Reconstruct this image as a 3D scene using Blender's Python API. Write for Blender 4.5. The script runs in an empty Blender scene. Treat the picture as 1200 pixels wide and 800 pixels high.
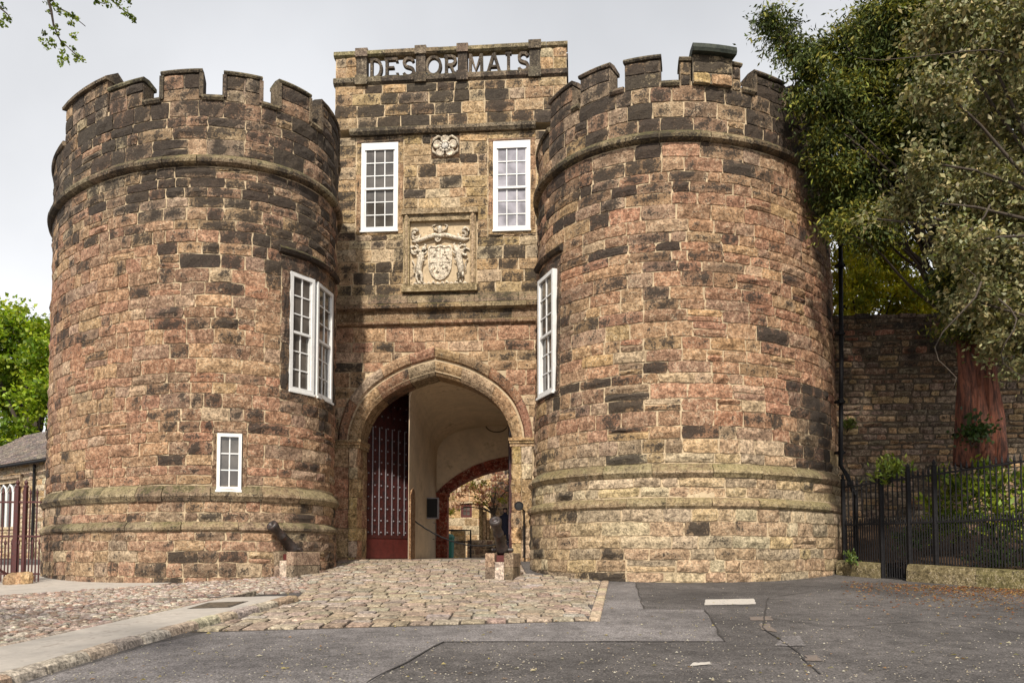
import bpy, math, random
import numpy as np
from mathutils import Matrix, Vector, noise as mnoise
S = bpy.context.scene
C = S.collection
rnd = random.Random(7)
rng = np.random.default_rng(7)
R = math.radians

# ------------------------------------------------------------------ camera
CAMZ, F, YH, PITCH = 1.45, 950.0, 650.0, R(3.0)
AXROW = YH - F*math.tan(PITCH)
cd = bpy.data.cameras.new('camera'); cam = bpy.data.objects.new('camera', cd); C.objects.link(cam)
cam.location = (0, 0, CAMZ); cam.rotation_euler = (R(90)+PITCH, 0, 0)
cd.sensor_width = 36; cd.lens = 36*F/1200; cd.shift_y = (AXROW-400)/1200
cd.clip_start = 0.1; cd.clip_end = 2000
S.camera = cam
S.view_settings.view_transform = 'Standard'; S.view_settings.look = 'None'
S.view_settings.exposure = 0.80; S.view_settings.gamma = 1.0

# ------------------------------------------------------------------ sky and sun
SUN_EL, SUN_AZ = R(44), R(-175)          # azimuth measured from +Y towards +X: behind the camera, to its left
w = bpy.data.worlds.new("World"); S.world = w; w.use_nodes = True
nt = w.node_tree; nt.nodes.clear()
def N(t, ty, **kw):
    n = t.nodes.new(ty)
    for k, v in kw.items(): setattr(n, k, v)
    return n
out = N(nt, 'ShaderNodeOutputWorld'); bg = N(nt, 'ShaderNodeBackground'); bg.inputs[1].default_value = 0.1
sky = N(nt, 'ShaderNodeTexSky', sky_type='NISHITA'); sky.sun_disc = False
sky.sun_elevation = SUN_EL; sky.sun_rotation = SUN_AZ; sky.air_density = 1.0; sky.dust_density = 3.0
tc = N(nt, 'ShaderNodeTexCoord'); sep = N(nt, 'ShaderNodeSeparateXYZ')
nt.links.new(tc.outputs['Generated'], sep.inputs[0])
ramp = N(nt, 'ShaderNodeValToRGB')
ramp.color_ramp.elements[0].position = 0.0; ramp.color_ramp.elements[0].color = (8.3, 8.28, 8.28, 1)
ramp.color_ramp.elements[1].position = 1.0; ramp.color_ramp.elements[1].color = (3.0, 3.05, 3.2, 1)
for p_, c_ in ((.28, (6.15, 6.18, 6.28, 1)), (.58, (3.95, 4.0, 4.12, 1))): ramp.color_ramp.elements.new(p_).color = c_
nt.links.new(sep.outputs[2], ramp.inputs[0])
cn = N(nt, 'ShaderNodeTexNoise'); cn.inputs['Scale'].default_value = 2.2; cn.inputs['Detail'].default_value = 5
nt.links.new(tc.outputs['Generated'], cn.inputs[0])
cm = N(nt, 'ShaderNodeMapRange'); cm.inputs[1].default_value = 0.3; cm.inputs[2].default_value = 0.7
cm.inputs[3].default_value = 0.84; cm.inputs[4].default_value = 1.16
nt.links.new(cn.outputs[0], cm.inputs[0])
mul = N(nt, 'ShaderNodeVectorMath', operation='SCALE')
nt.links.new(ramp.outputs[0], mul.inputs[0]); nt.links.new(cm.outputs[0], mul.inputs[3])
mixs = N(nt, 'ShaderNodeMixRGB'); mixs.inputs[0].default_value = 0.93
nt.links.new(sky.outputs[0], mixs.inputs[1]); nt.links.new(mul.outputs[0], mixs.inputs[2])
nt.links.new(mixs.outputs[0], bg.inputs[0]); nt.links.new(bg.outputs[0], out.inputs[0])
sd = bpy.data.lights.new('sun', 'SUN'); sd.energy = 3.0; sd.angle = R(2.5); sd.color = (1.0, 0.93, 0.82)
so = bpy.data.objects.new('sun', sd); C.objects.link(so)
dsun = Vector((math.sin(SUN_AZ)*math.cos(SUN_EL), math.cos(SUN_AZ)*math.cos(SUN_EL), math.sin(SUN_EL)))
so.rotation_euler = dsun.to_track_quat('Z', 'Y').to_euler()

# ------------------------------------------------------------------ measuring helpers (photo pixels -> metres in the place)
def ray(px, py):
    a = (px-600)/F; b = (AXROW-py)/F
    return Vector((a, math.cos(PITCH)-b*math.sin(PITCH), math.sin(PITCH)+b*math.cos(PITCH)))
def W(px, py, Y):
    d = ray(px, py); t = Y/d.y
    return Vector((d.x*t, Y, CAMZ+d.z*t))
def proj(p):
    z = p[2]-CAMZ
    d = p[1]*math.cos(PITCH)+z*math.sin(PITCH); u = -p[1]*math.sin(PITCH)+z*math.cos(PITCH)
    return 600+F*p[0]/d, AXROW-F*u/d
def g(x, y):
    """height of the ground: a ramp up to the gate, falling a little to the left"""
    yy = max(-60.0, y)
    if yy < 17.6: z = .0508*yy
    elif yy < 23.2: z = .894+.0715*(yy-17.6)
    else: z = 1.294
    fall = .03*min(10.0, max(0.0, -4.0-x))
    return z-fall*max(0.0, min(1.0, (26-yy)/4))
def ground_at(px, py):
    Y = 4.0
    d = ray(px, py)
    lo, hi = 2.0, 60.0
    for _ in range(50):
        m = (lo+hi)/2; p = W(px, py, m)
        if p.z > g(p.x, m): lo = m
        else: hi = m
    p = W(px, py, lo); p.z = g(p.x, p.y); return p

# ------------------------------------------------------------------ object helpers
MATW = {}
def link(o):
    C.objects.link(o); return o
def wmat(p):
    return MATW.get(p.name, Matrix.Identity(4)) if p is not None else Matrix.Identity(4)
def empty(name, loc=(0, 0, 0), rz=0.0, label=None, cat=None, group=None):
    o = bpy.data.objects.new(name, None); o.empty_display_size = .2; link(o)
    o.location = loc; o.rotation_euler = (0, 0, rz)
    MATW[o.name] = Matrix.Translation(loc) @ Matrix.Rotation(rz, 4, 'Z')
    return tag(o, label, cat, group)
def tag(o, label=None, cat=None, group=None, kind=None):
    if label: o['label'] = label
    if cat: o['category'] = cat
    if group: o['group'] = group
    if kind: o['kind'] = kind
    return o
class MB:
    """collects vertices (world coordinates), faces and a colour per vertex"""
    def __init__(s): s.v = []; s.f = []; s.c = []
    def add(s, vs, fs, col=(.3, .22, .15, 0)):
        b = len(s.v); s.v += [tuple(v) for v in vs]
        s.f += [tuple(i+b for i in f) for f in fs]
        if len(col) and isinstance(col[0], (int, float)): s.c += [tuple(col)]*len(vs)
        else: s.c += [tuple(c) for c in col]
        return s
    def box(s, x0, x1, y0, y1, z0, z1, col=(.3, .22, .15, 0), M=None):
        vs = [Vector((x, y, z)) for z in (z0, z1) for y in (y0, y1) for x in (x0, x1)]
        if M is not None: vs = [M @ v for v in vs]
        return s.add(vs, [(0, 2, 3, 1), (4, 5, 7, 6), (0, 1, 5, 4), (2, 6, 7, 3), (0, 4, 6, 2), (1, 3, 7, 5)], col)
    def tube(s, pts, rad, n=6, col=(.3, .22, .15, 0), cap=True):
        pts = [Vector(p) for p in pts]
        if isinstance(rad, (int, float)): rad = [rad]*len(pts)
        vs = []; fs = []
        for i, p in enumerate(pts):
            d = (pts[min(i+1, len(pts)-1)]-pts[max(i-1, 0)]).normalized()
            a = d.cross(Vector((0, 0, 1))) if abs(d.z) < .95 else d.cross(Vector((1, 0, 0)))
            a.normalize(); b = d.cross(a)
            for k in range(n):
                t = 2*math.pi*k/n; vs.append(p+(a*math.cos(t)+b*math.sin(t))*rad[i])
        for i in range(len(pts)-1):
            for k in range(n):
                k2 = (k+1) % n; fs.append((i*n+k, i*n+k2, (i+1)*n+k2, (i+1)*n+k))
        if cap:
            fs.append(tuple(range(n-1, -1, -1))); fs.append(tuple((len(pts)-1)*n+k for k in range(n)))
        return s.add(vs, fs, col)
    def lathe(s, prof, M, n=14, col=(.3, .22, .15, 0)):
        """prof: (radius, height) pairs turned round the local z of M"""
        vs = []; fs = []
        for r_, h in prof:
            for k in range(n):
                t = 2*math.pi*k/n; vs.append(M @ Vector((r_*math.cos(t), r_*math.sin(t), h)))
        for i in range(len(prof)-1):
            for k in range(n):
                k2 = (k+1) % n; fs.append((i*n+k, i*n+k2, (i+1)*n+k2, (i+1)*n+k))
        fs.append(tuple(range(n-1, -1, -1))); fs.append(tuple((len(prof)-1)*n+k for k in range(n)))
        return s.add(vs, fs, col)
    def prism(s, poly, fn, d0, d1, col=(.3, .22, .15, 0)):
        """poly of (a,b) pairs; fn(a,b,d) -> point; closed between depths d0 and d1"""
        n = len(poly)
        vs = [fn(a, b, d0) for a, b in poly]+[fn(a, b, d1) for a, b in poly]
        fs = [tuple(range(n)), tuple(range(2*n-1, n-1, -1))]+[(i, i+n, (i+1) % n+n, (i+1) % n) for i in range(n)]
        return s.add(vs, fs, col)
    def merge(s, o):
        return s.add(o.v, o.f, o.c) if o.v else s
    def build(s, name, mat, parent=None, smooth=False, kind=None):
        me = bpy.data.meshes.new(name)
        M = wmat(parent).inverted()
        v = np.array(s.v, dtype=np.float64).reshape(-1, 3)
        m = np.array(M); v = v @ m[:3, :3].T+m[:3, 3]
        me.from_pydata(v.tolist(), [], s.f)
        at = me.color_attributes.new('tint', 'FLOAT_COLOR', 'POINT')
        at.data.foreach_set('color', np.array(s.c, dtype=np.float32).ravel())
        me.materials.append(mat)
        if smooth: me.polygons.foreach_set('use_smooth', [True]*len(me.polygons))
        me.update()
        o = bpy.data.objects.new(name, me); link(o)
        if parent is not None: o.parent = parent
        MATW[o.name] = wmat(parent)
        if kind: o['kind'] = kind
        return o
def dup(o, parent=None, loc=None, rot=None, label=None, group=None):
    c = o.copy(); link(c)
    if parent is not None: c.parent = parent
    if loc is not None: c.location = loc
    if rot is not None: c.rotation_euler = rot
    if label: c['label'] = label
    if group: c['group'] = group
    return c

# ------------------------------------------------------------------ materials
def newmat(name):
    m = bpy.data.materials.new(name); m.use_nodes = True; t = m.node_tree; t.nodes.clear()
    o = N(t, 'ShaderNodeOutputMaterial'); b = N(t, 'ShaderNodeBsdfPrincipled')
    t.links.new(b.outputs[0], o.inputs[0]); return m, t, b
def tex(t, scale, detail=4, rough=.55, vec=None, kind='ShaderNodeTexNoise'):
    n = N(t, kind); n.inputs['Scale'].default_value = scale
    if 'Detail' in n.inputs: n.inputs['Detail'].default_value = detail
    if 'Roughness' in n.inputs: n.inputs['Roughness'].default_value = rough
    if vec is not None: t.links.new(vec, n.inputs['Vector'])
    return n
def mapr(t, src, a, b, c=0., d=1.):
    n = N(t, 'ShaderNodeMapRange'); n.interpolation_type = 'SMOOTHSTEP'
    for i, v in zip((1, 2, 3, 4), (a, b, c, d)): n.inputs[i].default_value = v
    t.links.new(src, n.inputs[0]); return n.outputs[0]
def math_(t, op, a, b=None):
    n = N(t, 'ShaderNodeMath', operation=op)
    for i, v in enumerate((a, b)):
        if v is None: continue
        if isinstance(v, (int, float)): n.inputs[i].default_value = v
        else: t.links.new(v, n.inputs[i])
    return n.outputs[0]
def mix(t, fac, a, b, mode='MIX'):
    n = N(t, 'ShaderNodeMixRGB', blend_type=mode)
    for i, v in enumerate((fac, a, b)):
        if isinstance(v, (int, float)): n.inputs[i].default_value = v
        elif isinstance(v, tuple): n.inputs[i].default_value = (*v[:3], 1)
        else: t.links.new(v, n.inputs[i])
    return n.outputs[0]
def bump(t, b, h, strength=.5, dist=.02):
    n = N(t, 'ShaderNodeBump'); n.inputs['Strength'].default_value = strength; n.inputs['Distance'].default_value = dist
    t.links.new(h, n.inputs['Height']); t.links.new(n.outputs[0], b.inputs['Normal'])
def pos(t):
    return N(t, 'ShaderNodeNewGeometry').outputs['Position']
def stone_mat(name, fine=1.0, moss=0.0, soot_col=(.037, .030, .025), bstr=.9, speck=.8, rough=.93):
    m, t, b = newmat(name); p = pos(t)
    at = N(t, 'ShaderNodeAttribute'); at.attribute_name = 'tint'
    n1 = tex(t, 1.5*fine, 3, .6, p); n2 = tex(t, 7*fine, 5, .7, p); n3 = tex(t, 19*fine, 5, .75, p)
    # grain inside a block: two octaves of light and dark
    v1 = mapr(t, n2.outputs[0], .3, .7, .55, 1.4); v2 = mapr(t, n3.outputs[0], .34, .66, .5, 1.5)
    col = mix(t, 1.0, at.outputs['Color'], math_(t, 'MULTIPLY', v1, v2), 'MULTIPLY')
    # pale worn spots and lichen
    n5 = tex(t, 34*fine, 3, .7, p); sp = mapr(t, n5.outputs[0], .5, .6); sp = math_(t, 'MULTIPLY', sp, mapr(t, n2.outputs[0], .46, .6))
    col = mix(t, math_(t, 'MULTIPLY', sp, speck), col, (.56, .46, .32))
    # black weathering crust, plus the right tower's painted shadow, in patches with ragged edges
    s = math_(t, 'ADD', math_(t, 'MULTIPLY', n2.outputs[0], 1.0), math_(t, 'MULTIPLY', n1.outputs[0], .6))
    s = math_(t, 'ADD', s, math_(t, 'MULTIPLY', n3.outputs[0], 1.5))
    mp = N(t, 'ShaderNodeMapping'); mp.inputs['Scale'].default_value = (1, 1, .16); t.links.new(p, mp.inputs[0])
    n4 = tex(t, 1.9, 4, .65, mp.outputs[0])                       # rain streaks running down the wall
    s = math_(t, 'ADD', s, math_(t, 'MULTIPLY', n4.outputs[0], .9))
    s = math_(t, 'ADD', s, math_(t, 'SUBTRACT', at.outputs['Alpha'], 2.0))
    k = mapr(t, s, .48, .66, 0, .93)
    col = mix(t, k, col, soot_col)
    if moss:
        ge = N(t, 'ShaderNodeNewGeometry'); sx = N(t, 'ShaderNodeSeparateXYZ'); t.links.new(ge.outputs['True Normal'], sx.inputs[0])
        mm = math_(t, 'MULTIPLY', mapr(t, sx.outputs[2], .2, .75), mapr(t, n2.outputs[0], .38, .6))
        col = mix(t, math_(t, 'MULTIPLY', mm, moss), col, (.13, .12, .035))
    t.links.new(col, b.inputs['Base Color']); b.inputs['Roughness'].default_value = rough
    b.inputs['Specular IOR Level'].default_value = .25
    h = math_(t, 'ADD', math_(t, 'MULTIPLY', n3.outputs[0], .6), n2.outputs[0])
    bump(t, b, h, bstr, .06/fine)
    return m
def flat_mat(name, col, rough=.6, var=.2, scale=6., bstr=.15, metal=0., col2=None, spec=.5, thr=(.4, .65)):
    m, t, b = newmat(name); p = pos(t)
    n = tex(t, scale, 6, .65, p); n2 = tex(t, scale*6, 4, .6, p)
    v = mapr(t, n.outputs[0], .3, .7, 1-var, 1+var)
    c = mix(t, 1.0, col, v, 'MULTIPLY')
    if col2 is not None: c = mix(t, mapr(t, math_(t, 'ADD', math_(t, 'MULTIPLY', n.outputs[0], .6), math_(t, 'MULTIPLY', n2.outputs[0], .4)), thr[0], thr[1]), c, col2)
    t.links.new(c, b.inputs['Base Color'])
    b.inputs['Roughness'].default_value = rough; b.inputs['Metallic'].default_value = metal
    b.inputs['Specular IOR Level'].default_value = spec
    bump(t, b, n2.outputs[0], bstr, .01); return m
def leaf_mat(name, trans=.35, rough=.5, spec=.4):
    m, t, b = newmat(name)
    at = N(t, 'ShaderNodeAttribute'); at.attribute_name = 'tint'
    t.links.new(at.outputs['Color'], b.inputs['Base Color']); b.inputs['Roughness'].default_value = rough
    b.inputs['Specular IOR Level'].default_value = spec
    tr = N(t, 'ShaderNodeBsdfTranslucent'); t.links.new(mix(t, 1.0, at.outputs['Color'], (1.3, 1.4, .5), 'MULTIPLY'), tr.inputs[0])
    mx = N(t, 'ShaderNodeMixShader'); mx.inputs[0].default_value = trans
    o = [n for n in t.nodes if n.type == 'OUTPUT_MATERIAL'][0]
    t.links.new(b.outputs[0], mx.inputs[1]); t.links.new(tr.outputs[0], mx.inputs[2]); t.links.new(mx.outputs[0], o.inputs[0])
    return m
def bark_mat(name, c1, c2, sc=7):
    m, t, b = newmat(name); mp = N(t, 'ShaderNodeMapping'); mp.inputs['Scale'].default_value = (1, 1, .13); t.links.new(pos(t), mp.inputs[0])
    n = tex(t, sc, 6, .7, mp.outputs[0]); n2 = tex(t, sc*4, 4, .7, mp.outputs[0])
    f = math_(t, 'ADD', math_(t, 'MULTIPLY', n.outputs[0], .6), math_(t, 'MULTIPLY', n2.outputs[0], .4))
    t.links.new(mix(t, mapr(t, f, .38, .62), c1, c2), b.inputs['Base Color']); b.inputs['Roughness'].default_value = .9
    bump(t, b, f, 1.0, .08); return m
def asphalt_mat(name, base, lo, spk=.5, big=1.0):
    m, t, b = newmat(name); p = pos(t)
    v = tex(t, 26, kind='ShaderNodeTexVoronoi', vec=p); n1 = tex(t, .55, 5, .6, p); n2 = tex(t, 5, 6, .7, p); n3 = tex(t, 46, 4, .8, p)
    f = math_(t, 'MULTIPLY', mapr(t, n1.outputs[0], .3, .7, .7, 1.35), mapr(t, n2.outputs[0], .3, .7, .72, 1.25))
    c = mix(t, 1., base, math_(t, 'MULTIPLY', f, mapr(t, n3.outputs[0], .34, .66, .35, 1.65)), 'MULTIPLY')
    sx = N(t, 'ShaderNodeSeparateXYZ'); t.links.new(v.outputs['Color'], sx.inputs[0])
    st = math_(t, 'MULTIPLY', mapr(t, sx.outputs[0], .72, .9), mapr(t, v.outputs['Distance'], .42, .2))
    c = mix(t, math_(t, 'MULTIPLY', st, spk), c, (.34, .28, .24))
    c = mix(t, mapr(t, n2.outputs[0], .56, .75, 0, .6), c, lo)
    t.links.new(c, b.inputs['Base Color']); b.inputs['Roughness'].default_value = .9; b.inputs['Specular IOR Level'].default_value = .3
    bump(t, b, math_(t, 'ADD', n3.outputs[0], math_(t, 'MULTIPLY', v.outputs['Distance'], -.8)), .6, .012); return m
def glass_mat(name, col, rough=.05):
    m, t, b = newmat(name); p = pos(t)
    n = tex(t, 2.2, 3, .5, p)
    t.links.new(mix(t, mapr(t, n.outputs[0], .35, .65), col, tuple(c*2.0 for c in col)), b.inputs['Base Color'])
    b.inputs['Roughness'].default_value = rough; b.inputs['Specular IOR Level'].default_value = .8
    bump(t, b, n.outputs[0], .12, .05); return m

M_STONE = stone_mat('weathered_sandstone')
M_LEDGE = stone_mat('mossy_moulding', moss=.5)
M_RUB = stone_mat('rubble_stone', 1.2, .4)
M_SETT = stone_mat('sett_stone', 1.5, .0, bstr=.45, speck=.3)
M_MORTAR = flat_mat('lime_mortar', (.52, .405, .265), .95, .3, 2.2, .7, col2=(.12, .09, .062), spec=.2, thr=(.51, .66))
M_DKMORT = flat_mat('grimy_mortar', (.15, .115, .08), .95, .4, 3, .7, col2=(.06, .05, .04), spec=.2)
M_PLASTER = flat_mat('limewash_plaster', (.64, .51, .36), .9, .16, 1.1, .3, col2=(.36, .27, .18), spec=.2, thr=(.5, .72))
M_WHITE = flat_mat('white_paint', (.71, .705, .69), .5, .08, 5, .15, col2=(.5, .47, .42), thr=(.52, .75))
M_GLASS = glass_mat('old_glass', (.06, .053, .046))
M_GLASS2 = glass_mat('sky_tinted_glass', (.19, .18, .20), .12)  # grey of the reflected sky painted into the pane colour
M_IRON = flat_mat('black_iron', (.012, .011, .012), .6, .35, 20, .2, spec=.2, col2=(.05, .035, .03), thr=(.6, .78))
M_REDIRON = flat_mat('rusty_iron', (.10, .022, .02), .6, .35, 18, .3, col2=(.03, .02, .02))
M_BARSTEEL = flat_mat('worn_strap_iron', (.30, .28, .30), .55, .3, 12, .2, metal=.2, col2=(.10, .085, .09))
M_OAK = flat_mat('dark_red_oak', (.085, .016, .012), .55, .5, 5, .35, col2=(.018, .009, .010), thr=(.42, .6))
M_REDPAINT = flat_mat('red_paint', (.085, .013, .010), .6, .3, 5, .25, col2=(.05, .012, .01), thr=(.5, .7))
M_CANNON = flat_mat('cannon_iron', (.055, .045, .042), .42, .35, 14, .3, metal=.35, col2=(.12, .045, .03), thr=(.52, .68))
M_ASPH = asphalt_mat('coarse_asphalt', (.092, .083, .079), (.060, .055, .052), .85)
M_ASPH2 = asphalt_mat('smooth_asphalt', (.16, .146, .142), (.118, .108, .105), .25)
M_BED = flat_mat('dark_joint_grit', (.06, .046, .034), .95, .35, 8, .6, col2=(.05, .04, .03))
M_CONC = flat_mat('worn_concrete', (.40, .36, .315), .9, .16, 2.2, .4, col2=(.25, .215, .18), thr=(.5, .68))
M_ROADPAINT = flat_mat('worn_road_paint', (.50, .46, .41), .85, .15, 9, .3, col2=(.17, .15, .14), thr=(.5, .66))
M_PATCH = flat_mat('rusty_patch', (.19, .145, .115), .9, .3, 12, .5, col2=(.13, .11, .1), thr=(.42, .6))
M_LEAD = flat_mat('green_lead', (.030, .036, .030), .7, .3, 6, .2, col2=(.06, .065, .05), spec=.2)
M_SLATE = stone_mat('roof_slate', 1.4, .25, bstr=.5, speck=.2)
M_LEAF = leaf_mat('leaf'); M_LEAFG = leaf_mat('glossy_leaf', .2, .5, .35); M_NEEDLE = leaf_mat('needle', .18, .6, .3)
M_BARK = flat_mat('grey_bark', (.075, .055, .038), .9, .4, 8, .9, col2=(.035, .028, .022))
M_YEWBARK = bark_mat('red_yew_bark', (.05, .02, .013), (.23, .078, .042))
M_SOIL = flat_mat('leaf_mould', (.06, .04, .025), .95, .4, 6, .8, col2=(.12, .06, .025))
M_SKIN = flat_mat('skin', (.45, .27, .2), .5, .05, 5, .05)
M_NAVY = flat_mat('navy_cloth', (.018, .022, .05), .85, .2, 12, .3)
M_HAIR = flat_mat('dark_hair', (.02, .015, .012), .6, .3, 30, .3)
M_TEAL = flat_mat('teal_plastic', (.02, .16, .13), .5, .1, 5, .1)
M_DARK = flat_mat('blackboard', (.010, .010, .010), .8, .2, 5, .1)
M_GRAVEL = flat_mat('courtyard_flags', (.33, .28, .22), .95, .2, 2, .4, col2=(.22, .18, .14))

def jit(c, a=.12):
    k = 1+rnd.uniform(-a, a)*1.6
    return tuple(max(.01, v*k*(1+rnd.uniform(-a, a)*.5)) for v in c[:3])
TAN = (.385, .25, .137); PINK = (.345, .185, .112); RED = (.31, .145, .086); GREY = (.235, .17, .122)
YEL = (.45, .305, .145); PALE = (.46, .355, .235); BRN = (.215, .132, .084)
def pick(ws):
    r_ = rnd.random()*sum(w_ for _, w_ in ws)
    for c, w_ in ws:
        r_ -= w_
        if r_ <= 0: return jit(c)
    return jit(ws[-1][0])

# ------------------------------------------------------------------ one masonry block: a rough face on a mapped surface
def block(fn, u0, u1, v0, v1, col, soot, depth=.07, proud=.03, joint=.016, nu=5, nv=3, rough=.02):
    """fn(u,v,out)->point, u and v in metres along the wall; 40 triangles"""
    vs = []; cs = []; fs = []
    a0, a1 = u0+joint, u1-joint; b0, b1 = v0+joint*.85, v1-joint*.85
    sx = rnd.uniform(-.010, .010); sy = rnd.uniform(-.010, .010); base = proud+(rnd.uniform(-.022, .02) if proud > 0 else 0)
    for j in range(nv):
        for i in range(nu):
            s, t_ = i/(nu-1), j/(nv-1)
            edge = i in (0, nu-1) or j in (0, nv-1); corner = i in (0, nu-1) and j in (0, nv-1)
            u = a0+(a1-a0)*s; v = b0+(b1-b0)*t_
            u += rnd.uniform(-1, 1)*rough*.9; v += rnd.uniform(-1, 1)*rough*.7
            v += .030*mnoise.noise(Vector((u*.9, v*.9, 3.1)))+.012*mnoise.noise(Vector((u*3.1, v*2.2, 5.1)))
            if corner: u += (.010 if i == 0 else -.010); v += (.009 if j == 0 else -.009)
            o_ = base+sx*(s-.5)*2+sy*(t_-.5)*2+rnd.uniform(-1, 1)*rough
            if edge: o_ = base*.35+rnd.uniform(-.004, .006)
            vs.append(fn(u, v, max(o_, -.004)))
            cs.append((*col, soot-(.13 if edge else -.03)+rnd.uniform(-.12, .12)))
    for j in range(nv-1):
        for i in range(nu-1):
            k = j*nu+i; fs.append((k, k+1, k+nu+1, k+nu))
    rim = [i for i in range(nu)]+[j*nu+nu-1 for j in range(1, nv)]+[(nv-1)*nu+i for i in range(nu-2, -1, -1)]+[j*nu for j in range(nv-2, 0, -1)]
    b = len(vs)
    for k in rim:
        i, j = k % nu, k//nu
        vs.append(fn(a0+(a1-a0)*i/(nu-1), b0+(b1-b0)*j/(nv-1), -depth)); cs.append((*col, soot))
    n = len(rim)
    for k in range(n): fs.append((rim[k], b+k, b+(k+1) % n, rim[(k+1) % n]))
    return vs, fs, cs
def place_blocks(lst, parent, mat, name='stone', rest='stone_infill', cap=300):
    """lst: (visible size, (verts, faces, colours)); the largest ones become parts of their own"""
    lst.sort(key=lambda e: -e[0])
    for sz, (v, f, c) in lst[:cap]: MB().add(v, f, c).build(name, mat, parent)
    if len(lst) > cap:
        m = MB()
        for sz, (v, f, c) in lst[cap:]: m.add(v, f, c)
        m.build(rest, mat, parent, kind='stuff')
def vis(pts):
    q = [proj(p) for p in pts]
    xs = [a for a, _ in q]; ys = [b for _, b in q]
    x0, x1, y0, y1 = max(0, min(xs)), min(1200, max(xs)), max(0, min(ys)), min(800, max(ys))
    return max(0, x1-x0)*max(0, y1-y0)
def cut(spans, a, b):
    res = []
    for x, y in spans:
        if b <= x or a >= y: res.append((x, y)); continue
        if a > x: res.append((x, a))
        if b < y: res.append((b, y))
    return res

# sash or casement window: a frame with glazing bars and one pane per opening
def window(parent, P0, rt, up, nrm, wd, ht, cols, rows, sash=True, fw=.085, bar=.028, glass=None, head=.0):
    def q(a, b, d): return P0+rt*a+up*b+nrm*d
    def bx(m, a0, a1, b0, b1, d0, d1):
        m.add([q(a, b, d) for d in (d0, d1) for b in (b0, b1) for a in (a0, a1)],
              [(0, 2, 3, 1), (4, 5, 7, 6), (0, 1, 5, 4), (2, 6, 7, 3), (0, 4, 6, 2), (1, 3, 7, 5)])
    m = MB()
    bx(m, 0, fw, 0, ht, -.12, .03); bx(m, wd-fw, wd, 0, ht, -.12, .03)
    bx(m, fw, wd-fw, 0, fw*1.1, -.12, .03); bx(m, fw, wd-fw, ht-fw*1.1-head, ht, -.12, .03)
    bx(m, -.02, wd+.02, -.05, 0, -.12, .07)                                   # sill board
    ix0, ix1, iz0, iz1 = fw, wd-fw, fw*1.1, ht-fw*1.1-head
    mid = (iz0+iz1)/2
    parts = [(iz0, iz1, rows, -.03)]
    if sash:
        parts = [(iz0, mid, rows//2, -.055), (mid, iz1, rows//2, -.012)]
        bx(m, ix0, ix1, mid-.03, mid+.03, -.07, .006)
        for k in (0, 1):
            a, b = ((ix0, ix0+.04), (ix1-.04, ix1))[k]
            bx(m, a, b, iz0, iz1, -.1, -.006)
    panes = []
    for z0, z1, nr, dp in parts:
        for i in range(1, cols):
            x = ix0+(ix1-ix0)*i/cols; bx(m, x-bar/2, x+bar/2, z0, z1, dp-.025, dp+.012)
        for j in range(1, nr):
            z = z0+(z1-z0)*j/nr; bx(m, ix0, ix1, z-bar/2, z+bar/2, dp-.022, dp+.0095)
        for i in range(cols):
            for j in range(nr):
                panes.append((ix0+(ix1-ix0)*i/cols, ix0+(ix1-ix0)*(i+1)/cols, z0+(z1-z0)*j/nr, z0+(z1-z0)*(j+1)/nr, dp-.012))
    wobj = m.build('window', M_WHITE, parent)
    for a0, a1, b0, b1, d in panes:
        k = rnd.uniform(-.006, .006); k2 = rnd.uniform(-.006, .006)          # old panes sit a little out of true
        pm = MB(); pm.add([q(a0, b0, d+k), q(a1, b0, d+k2), q(a1, b1, d-k), q(a0, b1, d-k2)], [(0, 1, 2, 3)])
        pm.build('pane', glass or M_GLASS, wobj)
    return wobj

# ------------------------------------------------------------------ ground, road and paving
def sheet(name, ys, xl, xr, nx, off, mat, kind='structure', wob=0.0):
    m = MB(); vs = []; fs = []
    for i, y in enumerate(ys):
        a, b = xl(y), xr(y)
        for k in range(nx+1):
            x = a+(b-a)*k/nx
            x2 = x+(wob*mnoise.noise(Vector((y*2.1, k, 3.3))) if k in (0, nx) else 0)
            vs.append((x2, y, g(x2, y)+off))
    for i in range(len(ys)-1):
        for k in range(nx):
            a = i*(nx+1)+k; fs.append((a, a+1, a+nx+2, a+nx+1))
    m.add(vs, fs); o = m.build(name, mat, None, True)
    if kind: o['kind'] = kind
    return o
def fr(a, b, st): return [a+(b-a)*i/max(1, round((b-a)/st)) for i in range(max(1, round((b-a)/st))+1)]
def lin(pts):
    pts = sorted(pts)
    def f_(y):
        if y <= pts[0][0]: return pts[0][1]
        for (a, p), (b, q) in zip(pts, pts[1:]):
            if y <= b: return p+(q-p)*(y-a)/(b-a)
        return pts[-1][1]
    return f_
# the road: fine grid near, coarse far, out to the horizon
gx = [-600, -200, -90, -50]+fr(-30, 30, .5)+[50, 90, 200, 600]; gy = [-300, -90, -60, -20]+fr(-6, 28, .4)+[34, 60, 120, 300, 900]
m = MB(); vs = [(x, y, g(x, y)) for y in gy for x in gx]; fs = []
for j in range(len(gy)-1):
    for i in range(len(gx)-1):
        a = j*len(gx)+i; fs.append((a, a+1, a+1+len(gx), a+len(gx)))
m.add(vs, fs); tag(m.build('road', M_ASPH, None, True), kind='structure')

A0, A1 = ground_at(272, 740), ground_at(690, 728)      # front corners of the sett apron
A2 = ground_at(705, 682); A3 = ground_at(352, 703)
B0, B1 = ground_at(0, 764), ground_at(292, 698)        # far edge of the pale footway slab
K0, K1, K2 = ground_at(22, 800), ground_at(160, 757), ground_at(350, 704)  # its near edge
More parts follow.
